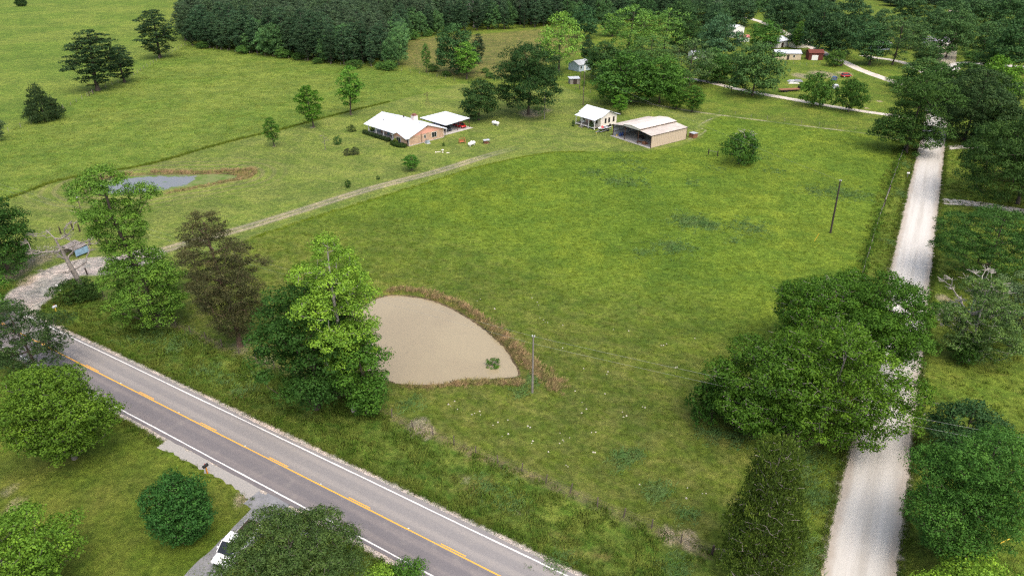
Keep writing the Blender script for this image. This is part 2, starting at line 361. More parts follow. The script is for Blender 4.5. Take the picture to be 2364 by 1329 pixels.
# ------------------------------------------------------------------ roads
def strip(name, line, wl, wr, z, mat, jit=0., cols=2, parent=None, kind='structure', step=None):
    L = np.asarray(line, float); 
    d = np.gradient(L, axis=0); d /= np.linalg.norm(d, axis=1)[:, None]; nn = np.stack([-d[:, 1], d[:, 0]], 1)
    s = np.concatenate([[0], np.cumsum(np.linalg.norm(np.diff(L, axis=0), axis=1))])
    V = []; la = []; lo = []
    for j in range(cols + 1):
        t = j / cols; off = -wr + (wl + wr) * t
        e = 0
        if jit and j in (0, cols): e = jit * (rng.normal(size=len(L)) * .6 + np.convolve(rng.normal(size=len(L) + 8), np.ones(9) / 3, 'valid'))
        V.append(np.column_stack([L + nn * (off + e)[..., None] if jit and j in (0, cols) else L + nn * off, np.full(len(L), z)])); la.append(np.full(len(L), off)); lo.append(s)
    m = len(L); V = np.concatenate(V); F = []
    i = np.arange(m - 1)
    for j in range(cols): F.append(np.stack([j * m + i, j * m + i + 1, (j + 1) * m + i + 1, (j + 1) * m + i], 1)[:, ::-1])
    F = np.concatenate(F)
    o = link(name, npmesh(name, V, F, {'lat': np.concatenate(la), 'lon': np.concatenate(lo)}, mat), parent)
    if parent is None and kind: tag(o, kind=kind)
    return o
n = NT('asphalt'); P_ = n.pos(); f = n.noise(P_, 14, 4, .8); g = n.noise(P_, .6, 4, .6); la_ = n.attr('lat')
st = n.noise(P_, .8, 4, .6, ((.06, 1.6, 1), -HA))
aa = n.m_('ABSOLUTE', n.m_('SUBTRACT', n.m_('ABSOLUTE', la_), 1.75))
whe = n.rng(n.m_('ABSOLUTE', n.m_('SUBTRACT', aa, .85)), .55, .1)         # wheel paths, 2 per lane
side = n.rng(la_, -.3, .3)
cA = n.mix(side, (.185, .165, .160), (.260, .240, .222))
cB = n.mix(side, (.140, .130, .134), (.205, .194, .188))
cc = n.mix(n.m_('MULTIPLY', whe, n.rng(st, .3, .7, .35, 1.)), cB, cA)
cc = n.mix(n.rng(st, .5, .75, 0, .35), cc, (.160, .150, .152)); cc = n.mix(n.rng(g, .5, .8, 0, .4), cc, (.27, .245, .215))
cc = n.mix(1., cc, n.mix(n.rng(f, .3, .7), (.85, .85, .85), (1.14, 1.14, 1.14)), 'MULTIPLY')
asph = n.bsdf(cc, .85, .25, n.bump(f, .3, .02))
hs = np.arange(-260, 261, 1.0); HL = HC + hs[:, None] * HD
road = strip('road', HL, 3.75, 3.7, .03, asph, .05, 6)
n = NT('road_paint_white'); P_ = n.pos(); f = n.noise(P_, 9, 5, .8)
pw = n.bsdf(n.mix(n.rng(f, .45, .75), (.70, .69, .66), (.32, .31, .30)), .6, .3)
n = NT('road_paint_yellow'); P_ = n.pos(); f = n.noise(P_, 9, 5, .8)
py = n.bsdf(n.mix(n.rng(f, .55, .8), (.72, .36, .045), (.42, .26, .08)), .6, .3)
for a in (3.27, -3.25):
    strip('edge_line', HL + HN * a, .075, .075, .036, pw, .012, 1, road)
strip('centre_line', HL, .07, .07, .036, py, .006, 1, road)
d0 = (G(322, 905) - HC) @ HD
for k in range(-14, 18):
    a = d0 + k * 12.2
    strip('centre_dash', HC + HN * .24 + (a + np.arange(0, 3.3, .5))[:, None] * HD, .06, .06, .036, py, 0, 1, road)
stud = simple('stud_white', (.8, .8, .75), .4)
for k in range(-6, 9):
    p = HC + HN * .14 + (d0 - 4 + k * 12.2) * HD; MB().cbox((p[0], p[1], .045), (.13, .1, .022), HA).build('road_stud', stud, road)

n = NT('gravel'); P_ = n.pos(); f = n.noise(P_, 7, 5, .8); g = n.noise(P_, .35, 5, .65); la_ = n.attr('lat')
st = n.noise(P_, .7, 5, .6, ((.08, 1.5, 1), -math.atan2(GD[1], GD[0])))
cc = n.mix(n.rng(st, .35, .7), (.47, .455, .415), (.39, .37, .33)); cc = n.mix(n.rng(g, .5, .8, 0, .5), cc, (.52, .505, .47))
wt0 = n.noise(P_, 1.6, 6, .75); cc = n.mix(n.rng(wt0, .50, .75, 0, .4), cc, (.43, .405, .355))
wt = n.rng(n.m_('ABSOLUTE', n.m_('SUBTRACT', n.m_('ABSOLUTE', la_), 1.05)), .75, .15); cc = n.mix(n.m_('MULTIPLY', wt, .3), cc, (.54, .525, .49))
ed = n.rng(n.m_('ADD', n.m_('ABSOLUTE', la_), n.m_('MULTIPLY', n.m_('SUBTRACT', g, .5), 1.5)), 1.9, 2.9)
cc = n.mix(n.m_('MULTIPLY', ed, .85), cc, (.33, .29, .24)); cc = n.mix(n.rng(f, .62, .75, 0, .2), cc, (.42, .38, .33))
spots = n.noise(P_, .22, 2, .5); cc = n.mix(n.rng(spots, .74, .80, 0, .3), cc, (.48, .43, .37))
grav = n.bsdf(cc, .95, .05, n.bump(st, .25, .05))
gs_ = np.arange(-170, 128, .7); GL = GR0 + gs_[:, None] * GD
far = GR0 + 127 * GD
bend = smooth_line(np.array([far, G(2215, 148), G(2300, 150), G(2420, 162), G(2600, 180)]), 1.2)
GLf = np.vstack([GL[:-1], bend])
strip('gravel_road', GLf, 3.1, 3.1, .026, grav, .14, 6)
def lane(name, pts, wd, z=.018, jit=.12):
    return strip(name, smooth_line(poly(pts), 1.), wd / 2, wd / 2, z, lanem, jit, 4)
n = NT('lane_gravel'); P_ = n.pos(); f = n.noise(P_, 4, 5, .8); g = n.noise(P_, .3, 5, .65); la_ = n.attr('lat')
cc = n.mix(n.rng(g, .35, .7), (.52, .48, .42), (.40, .36, .30)); cc = n.mix(n.rng(f, .55, .75, 0, .5), cc, (.30, .27, .21))
lanem = n.bsdf(cc, .95, .1)
lane('farm_lane', [(2110, 274), (2070, 268), (1960, 252), (1870, 237), (1760, 217), (1700, 205), (1645, 192), (1590, 182), (1520, 178)], 3.2)
lane('side_lane', [(2160, 222), (2110, 205), (2045, 183), (1988, 162), (1943, 141), (1900, 122), (1850, 98), (1800, 70), (1760, 52), (1720, 40)], 4.2)
lane('house_lane', [(1990, 128), (2024, 134), (2060, 139), (2098, 149), (2140, 170)], 4.0)
lane('entrance_path', [(2150, 347), (2180, 342), (2225, 339), (2290, 345)], 3.2)
lane('entrance_path', [(2120, 466), (2165, 465), (2215, 467), (2300, 478), (2420, 498)], 3.4)
n = NT('driveway_asphalt'); P_ = n.pos(); f = n.noise(P_, 10, 5, .8); g = n.noise(P_, .8, 4)
drv = n.bsdf(n.mix(n.rng(g, .35, .65), (.17, .175, .185), (.22, .222, .23)), .9, .2, n.bump(f, .3, .02))
strip('driveway', smooth_line(poly([(655, 1140), (630, 1165), (580, 1215), (528, 1270), (468, 1330), (380, 1430)]), .6), 1.7, 1.7, .02, drv, .05, 4)
strip('driveway_mouth', smooth_line(poly([(600, 1131), (660, 1163), (715, 1193), (770, 1222)]), .6) - HN * 1.15, .95, 1.1, .023, drv, .08, 4)
n = NT('old_pavement'); P_ = n.pos(); f = n.noise(P_, 5, 5, .8)
oldp = n.bsdf(n.mix(n.rng(f, .35, .65), (.24, .235, .225), (.34, .32, .29)), .9, .2)
SHL = ((G(395, 1010) - HC) @ HD, (G(600, 1135) - HC) @ HD)
strip('paved_shoulder', HC - HN * 4.7 + np.arange(SHL[0], SHL[1], .5)[:, None] * HD, .95, .45, .012, oldp, .16, 3)

# ------------------------------------------------------------------ water
def water(name, line, z, mat, label):
    c = line.mean(0); s = (line - c); s = c + s * (1 + .5 / np.linalg.norm(s, axis=1))[:, None]
    m = MB(); m.add([(p[0], p[1], z) for p in s], [tuple(range(len(s)))])
    o = m.build(name, mat); tag(o, kind='structure', label=label); return o
n = NT('muddy_water'); P_ = n.pos(); f = n.noise(P_, 3, 3, .5); g = n.noise(P_, .08, 3)
mud = n.bsdf(n.mix(n.rng(g, .35, .65), (.262, .218, .138), (.288, .242, .152)), .10, .5)
water('pond_water', L_POND, -.5, mud, 'muddy tan pond beside the highway')
n = NT('algae_water'); P_ = n.pos(); f = n.noise(P_, 3, 3, .5); g = n.noise(P_, .35, 6, .75)
A = poly([(215, 432), (244, 421), (274, 413), (354, 406), (449, 406), (457, 411), (438, 423), (411, 430), (373, 438), (316, 449), (259, 447), (228, 442)], -.4)
blue = n.mix(n.rng(g, .58, .66), (.15, .155, .15), (.095, .140, .035))
alg = n.mix(n.rng(g, .42, .55), (.090, .145, .030), (.140, .170, .060))
s_at = n.attr('open')
mask = n.rng(n.m_('ADD', s_at, n.m_('MULTIPLY', n.m_('SUBTRACT', g, .5), 7.)), -.3, .5)
wat2 = n.bsdf(n.mix(mask, alg, blue), n.rng(mask, 0, 1, .9, .08), n.rng(mask, 0, 1, .1, .45), n.bump(f, .02, .02))
bb = L_POND2; x0, y0 = bb.min(0) - 1; x1, y1 = bb.max(0) + 1
ax = np.arange(x0, x1, .5); ay = np.arange(y0, y1, .5); X_, Y_ = np.meshgrid(ax, ay); Q = np.stack([X_.ravel(), Y_.ravel()], 1)
jj = np.arange(len(Q)).reshape(len(ay), len(ax)); FF = np.stack([jj[:-1, :-1], jj[:-1, 1:], jj[1:, 1:], jj[1:, :-1]], -1).reshape(-1, 4)
ctr = Q[FF].mean(1); FF = FF[sdf(ctr, L_POND2) > -.9]
o = link('pond_water', npmesh('pond_water', np.column_stack([Q, np.full(len(Q), -.4)]), FF, {'open': sdf(Q, A)}, wat2)); tag(o, kind='structure', label='blue-grey pond with green scum near the house lawn')

# ------------------------------------------------------------------ trees
def leafmat(name, sat=1., trans=.20, spec=.08):
    n = NT(name); oi = n.n('ShaderNodeObjectInfo'); t = n.attr('tone')
    b = n.mix(n.rng(t, 0, .5, smooth=False), (.62, .68, .70), (1., 1., 1.))
    b = n.mix(n.rng(t, .5, 1., smooth=False), b, (1.55, 1.38, 1.15))
    r = n.mix(n.n('ShaderNodeObjectInfo').outputs['Random'], (.90, .93, .9), (1.1, 1.07, 1.05))
    c = n.mix(1., n.mix(1., oi.outputs['Color'], b, 'MULTIPLY'), r, 'MULTIPLY')
    return n.bsdf(c, .55, spec, trans=trans)
LEAF = leafmat('leaves')
NEED = leafmat('needles', trans=.15, spec=.08)
n = NT('bark'); P_ = n.obj(); f = n.noise(P_, 3, 5, .7); oi = n.n('ShaderNodeObjectInfo')
BARK = n.bsdf(n.mix(1., n.mix(n.rng(f, .3, .7), (.7, .7, .7), (1.35, 1.3, 1.25)), oi.outputs['Color'], 'MULTIPLY'), .9, .15, n.bump(f, .5, .05))
n = NT('ivy_bark'); P_ = n.obj(); f = n.noise(P_, 3, 5, .7)

def tubes(segs):
    """segs: list of (p0,p1,r0,r1) -> one mesh array, 5 sided"""
    A = np.array([s[0] for s in segs]); B = np.array([s[1] for s in segs]); ra = np.array([s[2] for s in segs]); rb = np.array([s[3] for s in segs])
    d = B - A; L = np.linalg.norm(d, axis=1); d /= np.maximum(L, 1e-6)[:, None]
    up = np.where(np.abs(d[:, 2:3]) < .9, np.array([[0, 0, 1.]]), np.array([[1., 0, 0]]))
    a = np.cross(d, up); a /= np.linalg.norm(a, axis=1)[:, None]; b = np.cross(d, a); k = 5; V = []
    for P, r in ((A, ra), (B + d * (rb * .3)[:, None], rb)):
        for i in range(k):
            t = 2 * pi * i / k; V.append(P + r[:, None] * (cos(t) * a + sin(t) * b))
    V = np.stack(V, 1).reshape(-1, 3); m = len(segs); base = (np.arange(m) * 2 * k)[:, None]; F = []
    for i in range(k): j = (i + 1) % k; F.append(base + np.array([[i, j, k + j, k + i]]))
    return V, np.concatenate(F, 0)

def prof(shape, t):
    t = np.clip(t, 0, 1)
    if shape == 'round': return np.sqrt(np.clip(1 - (2 * t - 1) ** 2, 0, 1)) ** .8
    if shape == 'dome': return np.where(t < .35, .75 + .25 * np.sin(t / .35 * pi / 2), np.sqrt(np.clip(1 - ((t - .35) / .65) ** 2, 0, 1)))
    if shape == 'cone': return np.where(t < .18, .6 + .4 * t / .18, ((1 - t) / .82) ** .85)
    if shape == 'pine': return np.where(t < .25, .55 + .45 * t / .25, np.clip((1 - t) / .75, 0, 1) ** .6)
    if shape == 'oval': return np.clip(np.sin(np.clip(t * .93 + .05, 0, 1) * pi), 0, 1) ** .6
    if shape == 'vase': return np.where(t < .7, .35 + .65 * (t / .7) ** .8, np.sqrt(np.clip(1 - ((t - .7) / .3) ** 2, 0, 1)))
    if shape == 'column': return np.where(t < .8, .8 + .2 * np.sin(t * 9), np.sqrt(np.clip(1 - ((t - .8) / .2) ** 2, 0, 1)))
    return np.ones_like(t)

def gen_tree(seed, h, r, cb=.2, shape='round', nc=120, cr=1.0, lpc=110, ls=.3, tr=None, flat=.75, asym=.25, kind='leaf', lean=(0, 0), curve=None, gap=0., shell=.55, limbs=True, dead=0., lasp=.62, minr=.02, nl=None, lr=.36):
    """returns (trunk V,F), (leaf V,F,tone). Everything local, base at origin."""
    R = np.random.default_rng(seed); tr = tr or max(.05, h * .018)
    ph = R.uniform(0, 6.28, 4); am = R.uniform(.4, 1, 4)
    def env(az, t): return 1 + asym * (am[0] * np.sin(2 * az + ph[0]) + am[1] * np.sin(3 * az + ph[1] + t * 3) + .8 * am[2] * np.sin(5 * az + ph[2] - t * 5)) / 2
    zc0 = h * cb
    def axis_xy(z):
        f = z / h
        x = lean[0] * f + .02 * h * np.sin(f * 4 + ph[3]); y = lean[1] * f + .02 * h * np.sin(f * 3 + ph[2])
        if curve is not None: x = x + np.interp(f, curve[0], curve[1]); 
        return np.stack([x * np.ones_like(f), y * np.ones_like(f)], -1)
    # clumps
    C = []; tries = 0; md = cr * 1.02
    cand_t = R.random(nc * 30) ; cand_a = R.random(nc * 30) * 2 * pi; cand_s = shell + (1 - shell) * R.random(nc * 30) ** .6; hole = R.random((6, 3)) * 2 - 1
    pr = prof(shape, cand_t); keep = R.random(nc * 30) < np.clip(pr, .15, 1); cand_t, cand_a, cand_s, pr = cand_t[keep], cand_a[keep], cand_s[keep], pr[keep]
    rad = np.maximum(0, r * pr * env(cand_a, cand_t) - cr * .6) * cand_s
    z = zc0 + cand_t * (h - zc0 - cr * flat * .6)
    if kind == 'pine': z = np.round(z / (h * .055)) * h * .055 + R.normal(size=len(z)) * .12 - .10 * rad
    pts = np.column_stack([axis_xy(z) + np.stack([np.cos(cand_a), np.sin(cand_a)], 1) * rad[:, None], z])
    if gap > 0:
        hc = np.column_stack([hole[:, 0] * r * .8, hole[:, 1] * r * .8, zc0 + (hole[:, 2] * .5 + .5) * (h - zc0)])
        dd_ = np.min(np.linalg.norm(pts[:, None] - hc[None], axis=2), 1); pts = pts[dd_ > gap * r]
    if nl is None: nl = 0 if (lpc == 0 or r < 1.6 or shape == 'cone') else (17 if kind == 'pine' else 13)
    if nl:
        # boughs: big rounded masses over the outline, small clumps over each mass
        fl = .66 if kind == 'pine' else .78
        LC_ = []; LR_ = []; nl = int(nl * 1.35); tt = np.linspace(0, 1, nl) ** 1.25 * .93; g0 = R.uniform(0, 6.28)
        for i, t_ in enumerate(tt):
            rl = r * lr * R.uniform(.72, 1.3) * (1 - .35 * max(0, t_ - .6) / .4); az = g0 + i * 2.39996 + R.normal() * .25; pz = float(prof(shape, np.array([t_]))[0])
            ra = max(0., r * pz * float(env(az, t_)) - rl) * R.uniform(.85, 1.12); zc_ = zc0 + t_ * (h - zc0 - rl * fl) + rl * fl * (.75 - .35 * t_)
            o_ = axis_xy(np.array([zc_]))[0]; LC_.append([o_[0] + ra * cos(az), o_[1] + ra * sin(az), min(zc_, h - rl * fl)]); LR_.append(rl)
        o_ = axis_xy(np.array([h * .9]))[0]; rl = r * lr * .9; LC_.append([o_[0], o_[1], h - rl * fl]); LR_.append(rl)
        LC_ = np.array(LC_); LR_ = np.array(LR_); w_ = LR_ ** 2 / (LR_ ** 2).sum(); M = nc * 14; q_ = R.choice(len(LR_), M, p=w_)
        u_ = R.normal(size=(M, 3)); u_ /= np.linalg.norm(u_, axis=1)[:, None]; u_[:, 2] = np.where(u_[:, 2] < -.25, -u_[:, 2], u_[:, 2])
        pts = LC_[q_] + u_ * (LR_[q_] * R.uniform(.82, 1.0, M))[:, None] * np.array([1, 1, fl])
        dl = np.linalg.norm((pts[:, None] - LC_[None]) / np.array([1, 1, fl]), axis=2) / LR_[None]; pts = pts[(dl.min(1) > .78)]
        base_ = np.column_stack([axis_xy(z) + np.stack([np.cos(cand_a), np.sin(cand_a)], 1) * (rad * .88)[:, None], z])
        pts = np.vstack([pts, base_[:int(len(pts) * (.42 if kind == 'pine' else .16))]]); pts = pts[R.permutation(len(pts))]
        pts = pts[pts[:, 2] > cr * .3]
    sel = np.zeros((0, 3))
    for p in pts:
        if len(sel) == 0 or np.min(((sel - p) ** 2).sum(1)) > md * md:
            sel = np.vstack([sel, p])
            if len(sel) >= nc: break
    C = sel
    # skeleton
    ztop = h * (.93 if shape in ('cone', 'pine', 'oval', 'column') else .8)
    zs = np.linspace(0, ztop, 12); axp = np.column_stack([axis_xy(zs), zs])
    nodes = [p for p in axp]; par = [-1] + list(range(11)); cnt = [0] * 12
    order = np.argsort(np.linalg.norm(C[:, :2] - axis_xy(C[:, 2]), axis=1))
    N = np.array(nodes)
    for ci in order:
        p = C[ci]; d = np.linalg.norm(N - p, axis=1); drop = N[:, 2] - p[2]
        cost = d + np.where(drop > -.15 * d, (drop + .15 * d) * (1.2 if kind != 'pine' else .4), 0) + np.where(np.arange(len(N)) < 3, 3 if cb > .12 else .5, 0)
        j = int(np.argmin(cost)); q = N[j]; Ls = d[j]
        k = 3 if Ls > 2.0 else 2
        mid_ = [q + (p - q) * t + np.array([0, 0, (-.10 if kind != 'pine' else .05) * Ls * sin(pi * t)]) + R.normal(size=3) * .05 * Ls * (t < 1) for t in np.arange(1, k + 1) / k]
        prev = j
        for m_ in mid_: nodes.append(m_); par.append(prev); cnt.append(0); prev = len(nodes) - 1
        cnt[prev] += 1; N = np.array(nodes)
    if dead:
        ext = []
        for ci in range(int(len(C) * dead)):
            p = C[R.integers(len(C))]; j = int(np.argmin(np.linalg.norm(N - p, axis=1)))
            dr = R.normal(size=3); dr[2] = abs(dr[2]) * .5; o = p - np.append(axis_xy(p[2:3])[0], p[2]); dr += 1.6 * o / (np.linalg.norm(o) + .1); dr /= np.linalg.norm(dr)
            nodes.append(N[j] + dr * R.uniform(.5, 1.6) * cr); par.append(j); cnt.append(.4)
        N = np.array(nodes)
    cn = np.array(cnt, float)
    for i in range(len(nodes) - 1, 0, -1): cn[par[i]] += cn[i] if par[i] >= 0 else 0
    rr = tr * (np.maximum(cn, .3) / max(cn[0], 1)) ** (.5 if lpc else .62); rr = np.maximum(rr, minr); rr[:12] = np.maximum(rr[:12], tr * np.linspace(1, .25, 12))
    rr[0] = tr * 1.5
    segs = [(N[par[i]], N[i], rr[par[i]] if i < 12 else min(rr[par[i]], rr[i] * 1.25), rr[i]) for i in range(1, len(nodes)) if limbs or i < 12]
    TV, TF = tubes(segs)
    if lpc == 0: return (TV, TF), None
    # leaves
    m = len(C); K = lpc; ctr = np.repeat(C, K, 0); cs = np.repeat(cr * R.uniform(.7, 1.3, m), K)
    u = R.normal(size=(m * K, 3)); u /= np.linalg.norm(u, axis=1)[:, None]; u[:, 2] = np.where(u[:, 2] < -.1, -u[:, 2] * (R.random(m * K) < .7) + u[:, 2] * .5, u[:, 2])
    lum = 1 + .35 * np.sin(u[:, 0] * 5 + np.repeat(R.uniform(0, 6, m), K)) * np.sin(u[:, 1] * 6 + np.repeat(R.uniform(0, 6, m), K))
    ro = cs * lum * np.where(R.random(m * K) < .8, R.uniform(.82, 1.04, m * K), R.uniform(.4, 1.2, m * K))
    pos = ctr + u * ro[:, None] * np.array([1, 1, flat])
    ct = np.repeat(np.clip(R.normal(.48, .17, m), 0, 1), K); tone = np.clip(ct + R.normal(size=m * K) * .15, 0, 1)
    nrm = u * .95 + R.normal(size=(m * K, 3)) * .36 + np.array([0, 0, .30]); nrm /= np.linalg.norm(nrm, axis=1)[:, None]
    s = ls * R.uniform(.6, 1.35, m * K)
    if kind == 'pine': nrm = u * .2 + R.normal(size=(m * K, 3)) * .8
    if kind == 'cedar':
        nrm = u * .8 + R.normal(size=(m * K, 3)) * .4
    nrm /= np.linalg.norm(nrm, axis=1)[:, None]
    a = np.cross(nrm, R.normal(size=(m * K, 3)))
    if kind == 'cedar': a = np.array([0, 0, 1.]) + u * .5 + R.normal(size=(m * K, 3)) * .4
    a /= np.linalg.norm(a, axis=1)[:, None]; b = np.cross(nrm, a); b /= np.linalg.norm(b, axis=1)[:, None]
    la = s * .5; lb = s * .5 * lasp
    bend = nrm * (s * .14)[:, None]
    V = np.stack([pos - a * la[:, None], pos + b * lb[:, None] + bend, pos + a * la[:, None], pos - b * lb[:, None] + bend], 1).reshape(-1, 3)
    V[:, 2] = np.maximum(V[:, 2], .02)
    F = np.arange(m * K * 4).reshape(-1, 4)
    return (TV, TF), (V, F, tone)

TRI = 0
def tree_meshes(name, seed, mat=LEAF, **k):
    global TRI
    t, l = gen_tree(seed, **k)
    tm = npmesh(name + '_trunk', t[0], t[1], None, BARK, True); TRI += 2 * len(t[1])
    cm = None
    if l: cm = npmesh(name + '_crown', l[0], l[1], {'tone': l[2]}, mat); TRI += 2 * len(l[1])
    return tm, cm, k['h'], k['r']

def fit(u, v, vt, wpx, cb=.2, uc=None):
    """base on the ground at a pixel; crown height and radius so that its outline spans the given rows/width"""
    x, y = G(u, v); r = 3.; h = 8.
    for _ in range(6):
        lo, hi = .5, 45.
        for _ in range(26):
            h = (lo + hi) / 2; zc = h * (1 + cb) / 2; rz = h * (1 - cb) / 2
            tops = min(PX(x, y + r * .85 * cos(a), zc + rz * sin(a))[1] for a in np.linspace(0, pi, 19))
            if tops > vt: lo = h
            else: hi = h
        r = wpx / 2 * PX(x, y, h * (1 + cb) / 2)[2] / FPX
    return x, y, h, r

BK = {'ash': (.235, .215, .195), 'dark': (.075, .062, .05), 'grey': (.17, .155, .135), 'pale': (.34, .32, .29), 'brown': (.12, .085, .06)}
FG_ = 1.46
def put_tree(name, meshes, x, y, h, r, col, label, bark='dark', cat='tree', group=None, rz=None, z=None, cname='crown'):
    tm, cm, h0, r0 = meshes
    e = empty(name, (x, y, hz(x, y) - .02 if z is None else z), random.uniform(0, 6.28) if rz is None else rz)
    e.scale = (r / r0, r / r0, h / h0); tag(e, label, cat, group)
    t = link('trunk', tm, e); t.color = (*BK[bark], 1)
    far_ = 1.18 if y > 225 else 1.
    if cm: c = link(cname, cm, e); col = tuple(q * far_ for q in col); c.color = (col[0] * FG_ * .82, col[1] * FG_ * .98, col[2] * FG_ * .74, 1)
    return e

# colours of foliage
DK = (.032, .068, .016); MD = (.050, .102, .018); BR = (.082, .145, .026); LM = (.140, .215, .032); LP = (.125, .200, .042)
OL = (.060, .078, .026); BG = (.042, .082, .036); PN = (.030, .052, .024); PB = (.076, .066, .036); CE = (.068, .092, .020); GY = (.095, .125, .070)

def hero(name, seed, u, v, vt, wpx, col, label, cb=.2, bark='dark', mat=None, cat='tree', rz=None, dens=1., ls=.30, nck=1., **k):
    x, y, h, r = fit(u, v, vt, wpx, cb)
    cr = k.pop('cr', max(.55, r * .17))
    shp = k.get('shape', 'round')
    vol = 4.2 * r * r * .5 * (1 if shp != 'x' else 1) + pi * r * h * (1 - cb) * .9
    nc = int(nck * min(330, vol / (cr * cr * 1.5)))
    lpc = k.pop('lpc', int(dens * min(260, 13.0 * cr * cr / (ls * ls * .4) * .32)))
    ms = tree_meshes(name, seed, mat or LEAF, h=h, r=r, cb=cb, nc=nc, cr=cr, lpc=lpc, ls=ls, **k)
    return put_tree(name, ms, x, y, h, r, col, label, bark, cat, None, 0 if rz is None else rz)

hero('sweetgum_tree', 11, 365, 748, 388, 190, (.088, .150, .028), 'tall thin green tree with bare curved limbs between the dead tree and the brown pine', cb=.05, shape='column', asym=.15, ls=.25, cr=.85, nck=1.3, dens=1.0, nl=17, lr=.42, curve=([0, .3, .6, .8, 1], [0, -.6, -1.7, -2.0, -1.4]), tr=.48)
hero('pine_tree', 12, 546, 802, 484, 185, PB, 'large pine with brownish foliage standing by the roadside fence', cb=.10, shape='oval', mat=NEED, kind='pine', ls=.32, lasp=.24, dens=2.2, flat=.6, cr=.72, nck=1.3, bark='brown', asym=.25, tr=.36, nl=24, lr=.34)
hero('sweetgum_tree', 13, 812, 942, 550, 215, LM, 'tall lime-green tree with pale trunk beside the muddy pond', cb=.24, shape='oval', ls=.24, bark='pale', asym=.3, cr=.75, nck=1.1, tr=.34, nl=19, lr=.32)
hero('oak_tree', 14, 738, 935, 650, 262, DK, 'dark spreading oak left of and below the lime-green tree', cb=.08, shape='round', ls=.30, asym=.3, cr=1.25, shell=.5)
hero('oak_tree', 15, 845, 955, 760, 130, MD, 'low green tree clump at the pond corner under the lime-green tree', cb=.02, shape='round', ls=.28, cr=.9)
hero('oak_tree', 16, 18, 632, 432, 180, DK, 'dark oak at the left edge above the driveway entrance', cb=.12, shape='dome', ls=.34)
hero('oak_tree', 17, -60, 760, 640, 190, MD, 'green tree cut by the left edge below the driveway entrance', cb=.1, shape='round', ls=.34)
hero('pine_tree', 18, 85, 868, 694, 200, (.034, .056, .022), 'dark open pine at the left edge in front of the highway', cb=.25, shape='dome', mat=NEED, kind='pine', ls=.36, lasp=.25, dens=1.8, flat=.5, cr=.8, nck=.9, bark='dark', nl=20, lr=.24)
hero('oak_tree', 19, 168, 1062, 840, 240, (.076, .122, .018), 'bright green round tree on the near side of the highway', cb=.10, shape='round', ls=.23, cr=.8, bark='grey', nck=1.5, asym=.3, nl=13, lr=.40)
hero('maple_tree', 20, 436, 1248, 1092, 158, (.034, .085, .024), 'small dark green rounded tree beside the near driveway', cb=.05, shape='round', ls=.19, cr=.5, asym=.3, nck=1.5, nl=12, lr=.38)
hero('maple_tree', 21, 55, 1395, 1180, 290, (.108, .172, .026), 'yellow-green tree in the bottom left corner', cb=.1, shape='round', ls=.23, cr=.7, bark='grey', asym=.4, nck=1.2, nl=22, lr=.30)
hero('yaupon_tree', 22, 690, 1390, 1168, 330, (.054, .080, .028), 'wide olive tree hanging over the white pickup truck', cb=.3, shape='dome', ls=.18, cr=.6, nck=1.25, bark='grey', lasp=.5, dens=1.3, nl=30, lr=.26)
hero('sapling', 23, 940, 1350, 1294, 95, MD, 'small dark sapling at the bottom edge beside the highway line', cb=.1, shape='oval', ls=.17, cr=.42, asym=.4)
hero('sapling', 24, 872, 1372, 1308, 90, LM, 'small lime sapling at the bottom edge next to the olive tree', cb=.1, shape='oval', ls=.17, cr=.42, asym=.4)
hero('oak_tree', 25, 1752, 982, 785, 275, (.050, .094, .014), 'broad oak on the field side of the gravel road oak group', cb=.02, shape='round', ls=.26, cr=.85, nck=1.3, nl=15, lr=.36, bark='ash', dead=.6)
hero('oak_tree', 26, 1898, 1005, 748, 330, (.060, .108, .014), 'large front oak leaning over the gravel road', cb=.08, shape='dome', ls=.26, cr=.85, nck=1.4, bark='ash', nl=19, lr=.32, asym=.35, dead=.6)
hero('oak_tree', 27, 1905, 842, 634, 310, (.050, .098, .014), 'rear oak of the group beside the gravel road, behind the large front oak', cb=.12, shape='round', ls=.26, cr=.9, nck=1.3, nl=15, lr=.36, bark='ash', dead=.5)
hero('oak_tree', 28, 2010, 870, 642, 235, (.046, .092, .014), 'open oak whose boughs spread across the gravel road', cb=.25, shape='round', ls=.25, cr=.8, asym=.4, nck=1., tr=.35, nl=18, lr=.30)
hero('cedar_tree', 29, 1742, 1312, 1008, 225, CE, 'tall ragged cedar in front of the gravel road oaks', cb=.02, shape='cone', mat=NEED, kind='cedar', ls=.28, lasp=.34, cr=.62, dens=1.8, asym=.6, bark='ash', nck=1.5, nl=16, lr=.46, dead=.25)
hero('elm_tree', 30, 2190, 1285, 990, 270, (.050, .108, .024), 'tall green tree right of the gravel road near the bottom', cb=.08, shape='round', ls=.20, cr=.7, lasp=.5, nck=1.5, dens=1.1, nl=15, lr=.36, asym=.4)
hero('elm_tree', 31, 2205, 1062, 922, 180, (.036, .072, .030), 'small dark grey-green tree behind the tall green tree right of the road', cb=.1, shape='dome', ls=.24, cr=.8)
hero('elm_tree', 32, 2250, 1462, 1290, 280, LM, 'lime tree top at the bottom right edge', cb=.1, shape='dome', ls=.24, cr=.8)
hero('elm_tree', 33, 2228, 832, 640, 165, (.085, .125, .045), 'half-bare tree with pale dead limbs right of the gravel road', cb=.04, shape='oval', ls=.23, asym=.5, nck=1., cr=.6, bark='pale', nl=14, lr=.34)
hero('elm_tree', 34, 2335, 800, 628, 190, GY, 'pale grey-green tree at the right edge behind the half-bare tree', cb=.2, shape='round', ls=.26, asym=.4, nck=.7)
hero('mesquite_tree', 35, 2265, 655, 478, 280, (.048, .094, .024), 'feathery spreading tree right of the gravel road below the side path', cb=.2, shape='dome', ls=.25, lasp=.45, flat=.5, cr=.9, nck=1.3, nl=24, lr=.28)
